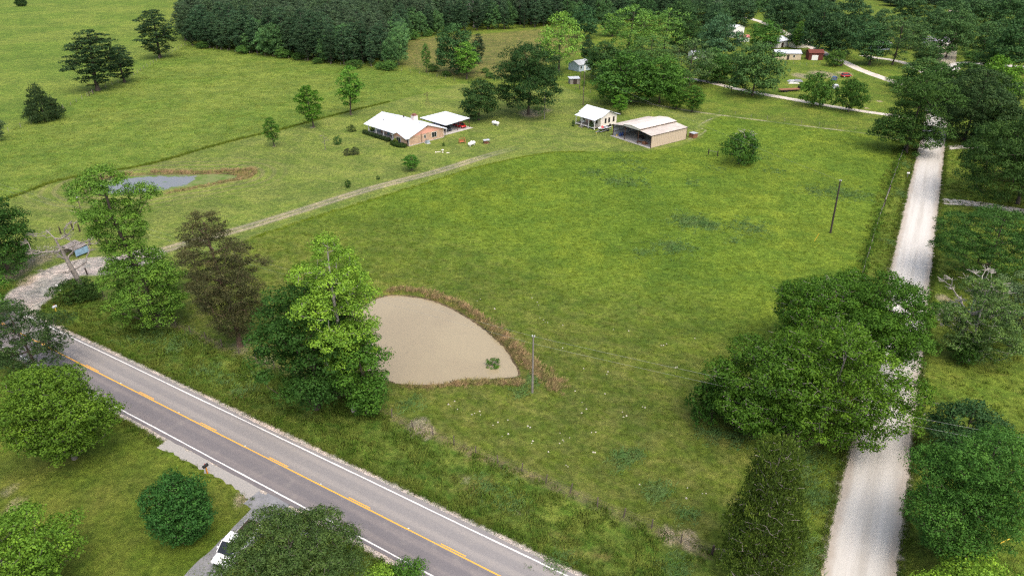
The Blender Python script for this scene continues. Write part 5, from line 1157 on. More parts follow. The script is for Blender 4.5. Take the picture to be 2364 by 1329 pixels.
item('pallet', 'wooden pallet lying on the barn floor beside the logs', 'pallet', *LB(1.6, 5.9), lambda m: ([m.box(-.5, .5, -.6 + .26 * q, -.44 + .26 * q, .14, .165) for q in range(5)], [m.box(a, a + .08, -.6, .6, .05, .14) for a in (-.5, -.04, .42)]), BRN)
def quad(name, label, cat, x, y, rz, paint):
    e = empty(name, (x, y, .05), rz); tag(e, label, cat)
    part('body', paint, e, lambda m: (m.box(-.7, .75, -.25, .25, .35, .75), m.box(.3, .95, -.45, .45, .62, .74), m.box(-.95, -.35, -.45, .45, .62, .74)))
    part('seat', BLK, e, lambda m: m.box(-.55, .15, -.18, .18, .76, .88)); part('handlebar', BLK, e, lambda m: (m.tube([(.35, 0, .75), (.25, 0, 1.05)], .03), m.tube([(.25, -.4, 1.05), (.25, .4, 1.05)], .02)))
    for a in (-.62, .62):
        for b in (-.45, .45): part('wheel', BLK, e, lambda m: m.tube([(a, b - .12, .28), (a, b + .12, .28)], .28, 10))
    return e
quad('quad_bike', 'dark quad bike parked in the middle of the barn', 'quad bike', *LB(4.5, 8.2), BA + 2.2, DARK)
quad('lawn_tractor', 'small mower parked behind the right barn post', 'mower', *LB(6.5, 3.5), BA + 2.6, simple('green_paint', (.03, .10, .03), .5))

# cottage
CF = G(*[1310 + 505 * .1227, 225 + 612 * .1227]); CA = radians(38.5)
ct = empty('cottage', (*CF, 0), CA); tag(ct, 'small white raised cottage with front porch beside the barn', 'house')
PFZ = .6
part('porch_floor', WOODG, ct, lambda m: m.box(-.1, 2.2, -.1, 8.0, PFZ - .12, PFZ)); part('porch_skirt', WHITE, ct, lambda m: m.box(-.16, -.105, -.12, 8.02, PFZ - .2, PFZ - .02))
for y_ in (.0, 1.6, 2.5, 5.4, 7.9): part('pier', WHITE, ct, lambda m: m.box(-.08, .1, y_ - .1, y_ + .1, 0, PFZ - .2))
for x_ in (3, 6, 8.6):
    for y_ in (.2, 4, 7.8): part('pier', DARK, ct, lambda m: m.box(x_ - .2, x_ + .2, y_ - .2, y_ + .2, 0, PFZ - .1))
part('body_wall', CREAM, ct, lambda m: (m.box(2.2, 2.35, -.3, 8.3, PFZ - .1, 3.35), m.box(8.75, 8.9, -.3, 8.3, PFZ - .1, 3.2), m.box(2.35, 8.75, -.3, -.15, PFZ - .1, 3.3), m.box(2.35, 8.75, 8.15, 8.3, PFZ - .1, 3.3), m.box(2.35, 8.75, -.15, 8.15, PFZ - .1, PFZ)))
part('gable', CREAM, ct, lambda m: [m.add([(2.2, y_, 3.28), (8.9, y_, 3.18), (5.3, y_, 4.85), (2.2, y_ + .14, 3.28), (8.9, y_ + .14, 3.18), (5.3, y_ + .14, 4.85)], [(0, 1, 2), (3, 5, 4), (0, 3, 4, 1), (1, 4, 5, 2), (2, 5, 3, 0)]) for y_ in (-.305, 8.17)])
part('roof', WROOF, ct, lambda m: (m.slab([(1.9, -.85, 3.42), (1.9, 8.95, 3.42), (5.3, 8.95, 5.0), (5.3, -.85, 5.0)], .08), m.slab([(5.303, -.85, 5.0), (5.303, 8.95, 5.0), (8.2, 8.95, 3.75), (8.2, -.85, 3.75)], .08), m.slab([(8.203, -.85, 3.75), (8.203, 8.95, 3.75), (9.9, 8.95, 3.3), (9.9, -.85, 3.3)], .08)))
part('porch_roof', WROOF, ct, lambda m: m.slab([(-.4, -.4, 2.85), (-.4, 8.3, 2.85), (1.9, 8.3, 3.41), (1.9, -.4, 3.41)], .07))
for y_ in (.0, 2.5, 5.4, 7.9): part('porch_post', WHITE, ct, lambda m: m.box(-.06, .06, y_ - .06, y_ + .06, PFZ, 2.78))
for x_ in (4.2, 5.7, 7.6): window(ct, ('y', -.3, -1), x_, .62, 1.35, 1.4, 1, RUST)
window(ct, ('x', 2.2, -1), 1.3, .8, 1.3, 1.2, 1); window(ct, ('x', 2.2, -1), 6.8, .8, 1.3, 1.2, 1)
dr = part('door', simple('brown_door', (.30, .16, .12), .6), ct, lambda m: m.box(2.15, 2.198, 3.4, 4.4, PFZ, 2.6)); part('handle', DARK, dr, lambda m: m.box(2.11, 2.148, 3.5, 3.57, 1.5, 1.6)); part('door', simple('pink_door', (.55, .38, .32), .6), ct, lambda m: m.box(2.15, 2.198, 4.9, 5.8, PFZ, 2.6))
for i in range(4): part('step', WOODG, ct, lambda m: m.box(-.3 - .28 * (i + 1), -.3 - .28 * i, 4.0, 5.3, PFZ - .1 - .14 * i - .04, PFZ - .1 - .14 * i))
part('stringer', WOODG, ct, lambda m: [m.add([(-.2, y_, PFZ - .2), (-1.5, y_, 0), (-1.3, y_, 0), (-.2, y_, PFZ - .05), (-.2, y_ + .05, PFZ - .2), (-1.5, y_ + .05, 0), (-1.3, y_ + .05, 0), (-.2, y_ + .05, PFZ - .05)], [(0, 1, 2, 3), (7, 6, 5, 4), (0, 4, 5, 1), (1, 5, 6, 2), (2, 6, 7, 3), (3, 7, 4, 0)]) for y_ in (3.94, 5.31)])
def LC(x, y): c, s = cos(CA), sin(CA); return (CF[0] + x * c - y * s, CF[1] + x * s + y * c)
tr_('shrub', 1365, 297, 279, 12, (.04, .08, .02), 'leafy bush growing against the middle of the cottage porch'); tr_('shrub', 1323, 292, 277, 9, (.045, .08, .03), 'small bush at the left corner of the cottage porch')
item('porch_chair', 'white chair standing on the cottage porch', 'chair', *LC(.9, 5.9), lambda m: (m.box(-.25, .25, -.25, .25, .4, .45), m.box(.2, .25, -.25, .25, .45, .95), *[m.box(a, a + .04, b, b + .04, 0, .4) for a in (-.25, .21) for b in (-.25, .21)]), WHITE, CA, PFZ)

# ---- generic building for the far farmyards
def shed(name, label, cat, u, v, rz, L, D, h, rh, wallm, roofm, door=None, wins=(), over=.3, open_front=False, flat=False):
    x, y = G(u, v); e = empty(name, (x, y, 0), radians(rz)); tag(e, label, cat)
    def wf(m):
        if not open_front: m.box(0, L, 0, .12, 0, h)
        m.box(0, L, D - .12, D, 0, h); m.box(0, .12, .12, D - .12, 0, h - .002); m.box(L - .12, L, .12, D - .12, 0, h - .002)
    part('wall', wallm, e, wf)
    if flat: part('roof', roofm, e, lambda m: m.slab([(-over, -over, h + .05), (L + over, -over, h + .05), (L + over, D + over, h + rh), (-over, D + over, h + rh)], .08))
    else:
        part('roof', roofm, e, lambda m: (m.slab([(-over, -over, h), (L + over, -over, h), (L + over, D / 2, h + rh), (-over, D / 2, h + rh)], .08), m.slab([(-over, D / 2 + .003, h + rh), (L + over, D / 2 + .003, h + rh), (L + over, D + over, h), (-over, D + over, h)], .08)))
        part('gable', wallm, e, lambda m: [m.add([(x_, 0, h), (x_, D, h), (x_, D / 2, h + rh - .08), (x_ + .1, 0, h), (x_ + .1, D, h), (x_ + .1, D / 2, h + rh - .08)], [(0, 2, 1), (3, 4, 5), (0, 1, 4, 3), (1, 2, 5, 4), (2, 0, 3, 5)]) for x_ in (.003, L - .103)])
    if door: part('door', door[2], e, lambda m: m.box(door[0], door[0] + door[1], -.05, -.002, .02, min(2.1, h - .2)))
    for c_ in wins: window(e, ('y', 0, -1), c_, .8, .9, 1.1, 1)
    if open_front:
        for x_ in (.06, L / 2, L - .06): part('post', WOODG, e, lambda m: m.box(x_ - .06, x_ + .06, 0, .1, 0, h - .05))
    return e
GREYB = simple('faded_blue_siding', (.38, .46, .52), .8, .15, .1, 2); DRED = simple('dark_red_boards', (.13, .045, .035), .85, .1, .2, 2); BEI = simple('beige_siding', (.52, .43, .30), .8, .15, .1, 2); PURP = simple('grey_purple_roof', (.34, .32, .38), .7, .2, .1, 1); WG = simple('grey_shingle', (.36, .38, .40), .85, .15, .12, 1)
shed('small_shed', 'small open grey shed with a pale flat roof left of the tall pole', 'shed', 1316, 195, 8, 3.6, 3.0, 2.0, .25, WOODG, SILV, (1.2, 1.4, DARK), flat=True)
shed('blue_house', 'faded blue cottage half hidden by dark trees beyond the small shed', 'house', 1336, 166, 40, 7, 6, 2.6, 1.4, GREYB, WG, (3, .9, WHITE), (1.3, 5.3))
shed('farm_house', 'beige farm house with bright metal roof facing the yard fence', 'house', 1789, 138, -4, 11, 6, 2.7, 1.1, BEI, SILV, (5, 1, DARK), (2, 8))
shed('red_shed', 'dark red shed with a white door right of the beige farm house', 'shed', 1866, 139, -6, 6, 5, 3.0, 1.2, DRED, DRED, (1.3, 2.6, WHITE))
shed('white_shed', 'white roofed outbuilding behind the beige farm house', 'shed', 1795, 112, 40, 9, 8, 3.0, 1.5, WHITE, WROOF, (3, 2, DARK), over=.4)
shed('pale_shed', 'cream rounded-roof shed half hidden by dark foliage', 'shed', 1836, 112, 20, 7, 5, 2.6, 1.4, CREAM, CREAM)
shed('metal_building', 'tall white metal building with long side doors among the trees', 'barn', 1716, 84, 128, 16, 9, 4.6, 1.3, WHITE, WROOF, (3, 3, SILV), (8, 11, 13.5))
shed('red_roof_shed', 'low shed with a faded red roof in front of the white metal building', 'shed', 1706, 97, 0, 5, 4, 2.2, .9, WHITE, simple('faded_red_roof', (.42, .14, .13), .7))
shed('grey_house', 'house with a purple-grey roof among the upper right trees', 'house', 2136, 108, -15, 10, 7, 2.8, 1.6, WHITE, PURP, None, (3, 7))
shed('side_house', 'pale blue-grey house behind the leaning tree', 'house', 2030, 118, 30, 8, 6, 2.8, 1.5, GREYB, PURP, None, (3,))
shed('hidden_house', 'white house glimpsed between the ragged grey-green trees', 'house', 1600, 140, 10, 8, 6, 2.6, 1.2, WHITE, SILV, None, (3,))
# weathered shelter at the entrance
x, y = G(178, 585); e = empty('feed_shelter', (x, y, 0), radians(-28)); tag(e, 'weathered wooden shelter with a light blue side near the driveway entrance', 'shelter')
part('roof', simple('weathered_boards', (.22, .20, .185), .95, .1, .3, 3), e, lambda m: [m.slab([(-1.9 + .32 * q, -1.3, 1.55 + .015 * (q % 3)), (-1.9 + .32 * q + .28, -1.3, 1.55 + .015 * (q % 3)), (-1.9 + .32 * q + .28, 1.3, 1.85), (-1.9 + .32 * q, 1.3, 1.85)], .05) for q in range(12)])
part('blue_side', simple('light_blue_paint', (.21, .33, .43), .8, .1, .2, 3), e, lambda m: m.box(1.8, 1.86, -1.25, 1.25, .3, 1.52))
part('back_side', WOODG, e, lambda m: (m.box(-1.9, 1.8, 1.2, 1.26, .1, 1.75), m.box(-1.9, -1.84, -1.2, 1.2, .1, 1.5)))
for a in (-1.8, 1.7):
    for b in (-1.2, 1.1): part('leg', WOODG, e, lambda m: m.box(a, a + .1, b, b + .1, 0, 1.5))

# ------------------------------------------------------------------ vehicles and yard things
def loft(m, secs, close=True):
    """secs: list of (x, [(y,z)...]) same count"""
    k = len(secs[0][1]); V = []; Fc = []
    for x_, s_ in secs: V += [(x_, a, b) for a, b in s_]
    for i in range(len(secs) - 1):
        for j in range(k): j2 = (j + 1) % k; Fc.append((i * k + j, (i + 1) * k + j, (i + 1) * k + j2, i * k + j2))
    Fc.append(tuple(range(k))); Fc.append(tuple(range(len(V) - 1, len(V) - k - 1, -1))); m.add(V, Fc)
def rsec(hw, z0, z1, tp=.9, c=.08): return [(-hw + c, z0), (hw - c, z0), (hw, z0 + c), (hw, z0 + (z1 - z0) * .6), (hw * tp, z1 - c * .5), (hw * tp - c, z1), (-hw * tp + c, z1), (-hw * tp, z1 - c * .5), (-hw, z0 + (z1 - z0) * .6), (-hw, z0 + c)]
def car(name, label, cat, x, y, rz, paint, L=4.7, Wd=1.85, pickup=False, z=.02):
    e = empty(name, (x, y, z), rz); tag(e, label, cat); hw = Wd / 2; hz_ = .95 if pickup else .82
    m = MB(); loft(m, [(-L / 2, rsec(hw * .88, .45, hz_ - .12)), (-L / 2 + .15, rsec(hw, .35, hz_)), (-L * .1, rsec(hw, .3, hz_ + .03)), (L * .22, rsec(hw, .3, hz_ + .04)), (L / 2 - .45, rsec(hw * .98, .33, hz_ - .04)), (L / 2 - .08, rsec(hw * .90, .4, hz_ - .14)), (L / 2, rsec(hw * .78, .45, hz_ - .22))]); m.build('body', paint, e, smooth=False)
    c0, c1 = (-.3, 1.25) if pickup else (-L * .40, L * .20)
    m = MB(); zt = 1.82 if pickup else 1.45; b0 = c0 - (.12 if pickup else .25); b1 = c1 + .55
    loft(m, [(b0, [(-hw * .93, hz_), (hw * .93, hz_), (hw * .92, hz_ + .02), (-hw * .92, hz_ + .02)]), (c0 + .12, [(-hw * .93, hz_), (hw * .93, hz_), (hw * .74, zt), (-hw * .74, zt)]), (c1 - .25, [(-hw * .93, hz_), (hw * .93, hz_), (hw * .74, zt - .02), (-hw * .74, zt - .02)]), (b1, [(-hw * .93, hz_), (hw * .93, hz_), (hw * .92, hz_ + .02), (-hw * .92, hz_ + .02)])]); m.build('windows', GLASS, e)
    m = MB(); m.box(c0 + .1, c1 - .22, -hw * .73, hw * .73, zt - .03, zt + .035)
    for s_ in (-1, 1):
        for (xa, xb) in ((c0 + .12, b0), (c1 - .25, b1)): m.tube([(xa, s_ * hw * .75, zt), (xb, s_ * hw * .93, hz_ + .02)], .045, 5)
        xm = (c0 + c1) / 2; m.tube([(xm, s_ * hw * .75, zt), (xm, s_ * hw * .94, hz_)], .04, 5)
    m.build('cabin_roof', paint, e)
    if pickup: part('bed', DARK, e, lambda m: m.box(-L / 2 + .12, c0 - .2, -hw * .82, hw * .82, hz_ + .0, hz_ + .03))
    part('grille', BLK, e, lambda m: m.box(L / 2 - .02, L / 2 + .03, -hw * .55, hw * .55, .5, hz_ - .26)); 
    for s_ in (-1, 1):
        part('headlight', WHITE, e, lambda m: m.box(L / 2 - .16, L / 2 - .02, s_ * hw * .74 - .12, s_ * hw * .74 + .12, hz_ - .32, hz_ - .17)); part('mirror', paint, e, lambda m: m.box(c1 + .05, c1 + .2, s_ * hw * 1.08 - .1, s_ * hw * 1.08 + .1, hz_ + .08, hz_ + .25))
    for a in (-L * .31, L * .31):
        for s_ in (-1, 1):
            wh = part('wheel', BLK, e, lambda m: m.tube([(a, s_ * (hw - .2), .35), (a, s_ * (hw + .01), .35)], .35, 14)); part('rim', SILV, wh, lambda m: m.tube([(a, s_ * (hw + .011), .35), (a, s_ * (hw + .03), .35)], .2, 10))
    return e
CWHITE = simple('white_car_paint', (.80, .81, .82), .25, .5, .01); CRED = simple('red_car_paint', (.45, .02, .02), .3, .5, .02); CDK = simple('dark_car_paint', (.03, .035, .05), .25, .5, .05); CBL = simple('blue_car_paint', (.05, .09, .20), .3, .5, .05)
a = G(503, 1308, .45); b = G(575, 1212, 1.2); d = (a - b) / np.linalg.norm(a - b); c_ = a - d * 2.85
car('pickup_truck', 'white pickup truck parked under the wide olive tree', 'pickup truck', c_[0], c_[1], math.atan2(d[1], d[0]), CWHITE, L=5.6, Wd=2.0, pickup=True)
x, y = LH(17.5, 5.2); car('parked_car', 'dark car parked under the carport roof', 'car', x, y, HAZ - pi / 2 - .1, CDK)
x, y = LH(22.6, 4.6); car('parked_car', 'red car at the far right end of the carport', 'car', x, y, HAZ - pi / 2, CRED, L=4.5)
x, y = G(1925, 186); car('parked_car', 'dark blue car with a pale windscreen on the dirt yard', 'car', x, y, radians(60), CBL)
x, y = G(1928, 205); car('parked_car', 'silver car showing between the two bushy lane trees', 'car', x, y, radians(75), simple('silver_car_paint', (.55, .57, .60), .3, .5, .03))
x, y = G(1953, 178); car('parked_car', 'small red car at the right end of the dirt yard', 'car', x, y, radians(10), CRED, L=4.2)
x, y = G(1806, 92); car('parked_car', 'dark car at the far end of the side lane by the white roofs', 'car', x, y, radians(100), CDK)
# flatbed trailer, dump bin, slabs
x, y = G(1822, 211); e = empty('flatbed_trailer', (x, y, 0), radians(12)); tag(e, 'long dark flatbed trailer on the grass left of the bushy lane trees', 'trailer')
part('deck', BRN, e, lambda m: [m.box(-4 + q * .8, -4 + q * .8 + .76, -1.2, 1.2, .75, .85) for q in range(10)]); part('frame', DARK, e, lambda m: (m.box(-4, 4.1, -1.1, -.95, .55, .748), m.box(-4, 4.1, .95, 1.1, .55, .748), m.box(4.0, 5.2, -.1, .1, .55, .7), m.box(3.9, 4.05, -1.2, 1.2, .86, 1.7)))
for a_ in (-2.4, -1.4):
    for s_ in (-1, 1): part('wheel', BLK, e, lambda m: m.tube([(a_, s_ * .92, .38), (a_, s_ * 1.15, .38)], .38, 12))
x, y = G(1936, 152); e = empty('rubbish_bin', (x, y, 0), .3); tag(e, 'black skip with a yellow rim beside the side lane', 'skip')
part('body', DARK, e, lambda m: m.add([(-1.2, -.8, 0), (1.2, -.8, 0), (1.2, .8, 0), (-1.2, .8, 0), (-1.4, -1, 1.3), (1.4, -1, 1.3), (1.4, 1, 1.3), (-1.4, 1, 1.3)], [(0, 3, 2, 1), (4, 5, 6, 7), (0, 1, 5, 4), (1, 2, 6, 5), (2, 3, 7, 6), (3, 0, 4, 7)])); part('rim', YEL, e, lambda m: (m.box(-1.45, 1.45, -1.05, -.95, 1.3, 1.45), m.box(-1.45, 1.45, .95, 1.05, 1.3, 1.45), m.box(-1.45, -1.35, -.95, .95, 1.3, 1.45), m.box(1.35, 1.45, -.95, .95, 1.3, 1.45)))
for i, (u, v, l_, w_, h_, rz, lb) in enumerate([(1828, 188, 3.2, 2.0, .5, 20, 'grey sheet-covered heap left of the dirt yard'), (1842, 188, 3.6, 2.2, .6, -10, 'dark grey covered heap on the dirt yard edge'), (1833, 193, 4.2, 1.0, .35, 0, 'pale slab stack in front of the covered heaps')]):
    x, y = G(u, v); item('covered_heap', lb, 'heap', x, y, lambda m: m.add([(-l_ / 2, -w_ / 2, 0), (l_ / 2, -w_ / 2, 0), (l_ / 2, w_ / 2, 0), (-l_ / 2, w_ / 2, 0), (-l_ / 3, -w_ / 4, h_), (l_ / 4, -w_ / 3, h_ * 1.2), (l_ / 3, w_ / 4, h_), (-l_ / 4, w_ / 3, h_ * 1.1)], [(0, 3, 2, 1), (4, 5, 6, 7), (0, 1, 5, 4), (1, 2, 6, 5), (2, 3, 7, 6), (3, 0, 4, 7)]), simple('tarp_%d' % i, ((.30, .31, .34), (.20, .21, .24), (.55, .53, .49))[i], .7), radians(rz))
# boat on a trailer
a = G(1378, 308); b = G(1409, 299); d = b - a; c_ = a + d * .5; rz = math.atan2(d[1], d[0])
e = empty('motor_boat', (c_[0], c_[1], 0), rz); tag(e, 'white and dark small motor boat with a red seat on a trailer', 'boat')
def bsec(hw, zk, zt): return [(0, zk), (hw * .75, zk + .15), (hw, zt), (hw * .85, zt), (hw * .5, zk + .3), (-hw * .5, zk + .3), (-hw * .85, zt), (-hw, zt), (-hw * .75, zk + .15)]
m = MB(); loft(m, [(2.6, bsec(.9, .6, 1.15)), (1.0, bsec(1.0, .58, 1.15)), (-1.0, bsec(.85, .62, 1.2)), (-2.1, bsec(.4, .8, 1.3)), (-2.6, bsec(.06, 1.1, 1.35))]); m.build('hull', simple('boat_dark', (.04, .05, .07), .4), e)
part('gunwale', WHITE, e, lambda m: [m.tube([(2.6, s_ * .88, 1.17), (1, s_ * .98, 1.17), (-1, s_ * .83, 1.22), (-2.1, s_ * .4, 1.32), (-2.6, 0, 1.37)], .07, 5) for s_ in (-1, 1)]); part('foredeck', WHITE, e, lambda m: m.slab([(-1.0, -.8, 1.2), (-2.1, -.38, 1.31), (-2.55, 0, 1.36), (-2.1, .38, 1.31), (-1.0, .8, 1.2)], .05))
part('seat', REDW, e, lambda m: m.tube([(-.7, 0, 1.1), (-.7, 0, 1.5), (-.7, 0, 1.75)], [.35, .38, .2], 8)); part('seat', SILV, e, lambda m: (m.box(.5, 1.0, -.6, .6, 1.0, 1.35))); part('engine', BLK, e, lambda m: (m.box(2.62, 2.95, -.2, .2, .9, 1.7), m.box(2.7, 2.82, -.06, .06, .35, .9)))
t = empty('boat_trailer', (c_[0], c_[1], 0), rz); tag(t, 'light metal trailer carrying the small motor boat', 'trailer')
part('frame', SILV, t, lambda m: (m.box(-2.2, 2.6, -.75, -.67, .42, .5), m.box(-2.2, 2.6, .67, .75, .42, .5), m.box(-2.2, -2.1, -.67, .67, .42, .5), m.box(1.2, 1.3, -.67, .67, .42, .5), m.tube([(-2.15, 0, .46), (-3.6, 0, .46)], .05), m.tube([(-3.3, 0, .46), (-3.3, 0, .05)], .05)))
for s_ in (-1, 1): part('wheel', BLK, t, lambda m: m.tube([(.9, s_ * .8, .3), (.9, s_ * .98, .3)], .3, 12))
part('jockey_wheel', YEL, t, lambda m: m.tube([(-3.3, -.04, .1), (-3.3, .04, .1)], .12, 8))
# propane tanks
def tank(label, u0, v0, u1, v1):
    a = G(u0, v0); b = G(u1, v1); c_ = (a + b) / 2; d = b - a; e = empty('propane_tank', (c_[0], c_[1], 0), math.atan2(d[1], d[0])); tag(e, label, 'gas tank', 'white gas tanks on the lawn')
    r = .48; L = 2.7
    pr_ = [(-L / 2, .02), (-L / 2 + .07, r * .5), (-L / 2 + .2, r * .83), (-L / 2 + .42, r), (L / 2 - .42, r), (L / 2 - .2, r * .83), (L / 2 - .07, r * .5), (L / 2, .02)]
    m = MB(); m.tube([(p_, 0, .2 + r) for p_, _ in pr_], [q for _, q in pr_], 14); m.build('shell', WHITE, e, smooth=True)
    part('valve_dome', WHITE, e, lambda m: m.tube([(-.1, 0, .2 + 2 * r - .03), (-.1, 0, .2 + 2 * r + .14), (-.1, 0, .2 + 2 * r + .2)], [.24, .24, .12], 10))
    for a_ in (-.8, .8): part('leg', WHITE, e, lambda m: m.box(a_ - .06, a_ + .06, -.32, .32, 0, .3))
tank('white gas tank on the lawn beside the red swing seat', 1079, 340, 1099, 333); tank('white gas tank on the grass right of the carport', 1134, 287, 1154, 291)
# swing seat
x, y = G(1067, 331); e = empty('garden_swing', (x, y, 0), .5); tag(e, 'red-brown wooden swing seat on the lawn', 'swing seat')
RB = simple('redwood', (.36, .12, .06), .8, .15, .15, 4)
part('seat', RB, e, lambda m: m.box(-.7, .7, -.25, .3, .42, .48)); part('backrest', RB, e, lambda m: [m.box(-.7, .7, .3, .35, .5 + .14 * q, .61 + .14 * q) for q in range(4)])
for s_ in (-1, 1): part('frame_leg', RB, e, lambda m: (m.tube([(s_ * .85, -.5, 0), (s_ * .85, .05, 1.5)], .05), m.tube([(s_ * .85, .6, 0), (s_ * .85, .05, 1.5)], .05)))
part('top_beam', RB, e, lambda m: m.tube([(-.9, .05, 1.5), (.9, .05, 1.5)], .05))
x, y = G(1123, 331); e = empty('burn_barrel_rack', (x, y, 0), .3); tag(e, 'rusty open-sided wood rack with a grey sheet top', 'rack')
part('top_sheet', SILV, e, lambda m: m.slab([(-.9, -.6, .95), (.9, -.6, .98), (.9, .6, 1.05), (-.9, .6, 1.0)], .05))
for a_ in (-.8, .72):
    for b_ in (-.5, .45): part('leg', RUST, e, lambda m: m.box(a_, a_ + .08, b_, b_ + .08, 0, .95))
part('firewood', BRN, e, lambda m: [m.tube([(-.6 + .25 * (q % 5), -.45, .12 + .2 * (q // 5)), (-.6 + .25 * (q % 5), .4, .12 + .2 * (q // 5))], .1, 6) for q in range(14)])
x, y = G(987, 331); e = empty('air_conditioner', (x, y, 0), HAZ); tag(e, 'grey air conditioning unit beside the brick house wall', 'air conditioner')
part('pad', CONC, e, lambda m: m.box(-.6, .6, -.8, .9, 0, .08)); part('case', simple('ac_grey', (.30, .36, .40), .5), e, lambda m: m.box(-.45, .45, -.45, .45, .08, .85)); part('fan_guard', DARK, e, lambda m: m.tube([(0, 0, .851), (0, 0, .88)], .33, 12))
x, y = G(1022, 352); e = empty('garden_tap', (x, y, 0), .2); tag(e, 'pale stone bird bath and low boards in a small bed', 'garden ornament')
part('pedestal', CREAM, e, lambda m: m.tube([(0, 0, 0), (0, 0, .15), (0, 0, .55), (0, 0, .65), (0, 0, .75)], [.25, .12, .12, .38, .36], 10)); part('board', CREAM, e, lambda m: (m.box(-1.9, -.5, .35, .45, 0, .18), m.box(-1.95, -1.8, -.3, .34, 0, .3), m.box(.9, 1.7, -.9, -.6, 0, .12)))
# ornamental windmill
x, y = G(987, 243); e = empty('windmill', (x, y, 0), .6); tag(e, 'small ornamental metal windmill on the back lawn', 'windmill')
TH_ = 3.6
for sx in (-1, 1):
    for sy in (-1, 1): part('leg', RUST, e, lambda m: m.tube([(sx * .55, sy * .55, 0), (sx * .08, sy * .08, TH_)], .035, 4))
part('brace', RUST, e, lambda m: [m.tube([(s0 * (.55 - .13 * q), s1 * (.55 - .13 * q), q), (s1 * (.55 - .13 * q), -s0 * (.55 - .13 * q), q + .001)], .02, 4) for q in (1, 2, 3) for s0, s1 in ((1, 1), (1, -1), (-1, -1), (-1, 1))])
part('rotor', DARK, e, lambda m: [m.add([(.15, .1 * cos(t), TH_ + .1 + .1 * sin(t)), (.15, .55 * cos(t - .16), TH_ + .1 + .55 * sin(t - .16)), (.22, .55 * cos(t + .16), TH_ + .1 + .55 * sin(t + .16))], [(0, 1, 2)]) for t in np.arange(12) * pi / 6])
part('tail', DARK, e, lambda m: (m.tube([(.15, 0, TH_ + .1), (-.7, 0, TH_ + .1)], .02, 4), m.box(-1.0, -.6, -.01, .01, TH_ - .1, TH_ + .3)))
x, y = G(1600, 317); e = empty('slatted_crate', (x, y, 0), .6); tag(e, 'small brown crate-like hut with a grey lid right of the barn', 'hut')
for k_ in range(6):
    part('slat', BRN, e, lambda m: m.box(-.85 + k_ * .29, -.85 + k_ * .29 + .24, -.85, -.8, 0, 1.25)); part('slat', BRN, e, lambda m: m.box(-.85, -.8, -.79 + k_ * .27, -.79 + k_ * .27 + .22, 0, 1.25))
part('back', BRN, e, lambda m: (m.box(-.85, .85, .8, .85, 0, 1.25), m.box(.8, .85, -.79, .79, 0, 1.25))); part('lid', WG, e, lambda m: m.box(-.95, .95, -.95, .95, 1.252, 1.33))

# mailboxes, pipe, poles
def mailbox(label, u, v, rz, boxm, pst):
    x, y = G(u, v); e = empty('mailbox', (x, y, 0), rz); tag(e, label, 'mailbox')
    part('post', pst, e, lambda m: m.box(-.06, .06, -.06, .06, 0, 1.0))
    m = MB(); loft(m, [(-.32, [(-.14, 1.0), (.14, 1.0), (.14, 1.2), (.1, 1.28), (0, 1.32), (-.1, 1.28), (-.14, 1.2)]), (.32, [(-.14, 1.0), (.14, 1.0), (.14, 1.2), (.1, 1.28), (0, 1.32), (-.1, 1.28), (-.14, 1.2)])]); b_ = m.build('box', boxm, e)
    part('door', WHITE, b_, lambda m: m.box(.322, .335, -.12, .12, 1.02, 1.24)); part('flag', REDW, b_, lambda m: m.box(.0, .12, .142, .15, 1.15, 1.35))
mailbox('silver mailbox on a yellow post at the driveway entrance', 131, 722, HA + 1.57, SILV, YEL)
mailbox('black mailbox on an orange post on the near side of the highway', 479, 1092, HA + 1.57, BLK, simple('orange_post', (.65, .25, .03), .6))
mailbox('white mailbox on the grass verge left of the gravel road', 2094, 410, 0, WHITE, WOODG)
x, y = G(140, 672); item('bent_pipe', 'white bent pipe standing at the driveway entrance', 'pipe', x, y, lambda m: m.tube([(0, 0, 0), (0, 0, .8), (-.1, 0, 1.05), (-.5, 0, 1.2)], .09, 7), WHITE, 0)
PW = simple('pole_wood', (.13, .105, .085), .9, .1, .2, 2); PWG = simple('pole_wood_grey', (.22, .20, .18), .9, .1, .2, 2); INS = simple('insulator', (.55, .56, .58), .4)
def pole(label, u, v, vt, mat, arm=0, rad=.14, lean=0, name='utility_pole', box=False):
    x, y = G(u, v); lo, hi = 1., 20.
    for _ in range(30):
        h = (lo + hi) / 2
        if PX(x, y, h)[1] > vt: lo = h
        else: hi = h
    e = empty(name, (x, y, 0)); tag(e, label, 'utility pole'); top = np.array([x + lean, y, h])
    part('shaft', mat, e, lambda m: m.tube([(0, 0, -.2), (lean * .5, 0, h * .5), (lean, 0, h)], [rad, rad * .85, rad * .65], 8))
    part('insulator', INS, e, lambda m: (m.tube([(lean - .12, 0, h - .05), (lean - .12, 0, h + .18)], .07, 6), m.tube([(lean + .16, 0, h - .1), (lean + .16, 0, h + .12)], .07, 6)))
    if box: part('transformer', INS, e, lambda m: m.tube([(lean + .35, 0, h - 1.3), (lean + .35, 0, h - .5)], .25, 10))
    return top
P1 = pole('grey utility pole standing at the right end of the muddy pond', 1229, 906, 776, PWG)
P2 = pole('dark leaning utility pole in the pasture near the gravel road', 1917, 538, 417, simple('tarred_pole', (.05, .04, .035), .9), lean=-.5, rad=.2)
P3 = pole('tall dark pole rising behind the white cottage', 1346, 243, 166, PW, box=False)
P4 = pole('pale thin pole under the very large dark oak', 1257, 275, 213, PWG, rad=.12)
P5 = pole('short pole left of the tall dark pole near the small shed', 1338, 206, 165, PW, rad=.12)
P6 = pole('thin tall mast beside the white metal building', 1709, 55, 22, PWG, rad=.1)
x, y = G(193, 502); h = 4.3; e = empty('yard_lamp', (x, y, 0)); tag(e, 'tall yard lamp on a dark pole near the scummy pond', 'lamp post')
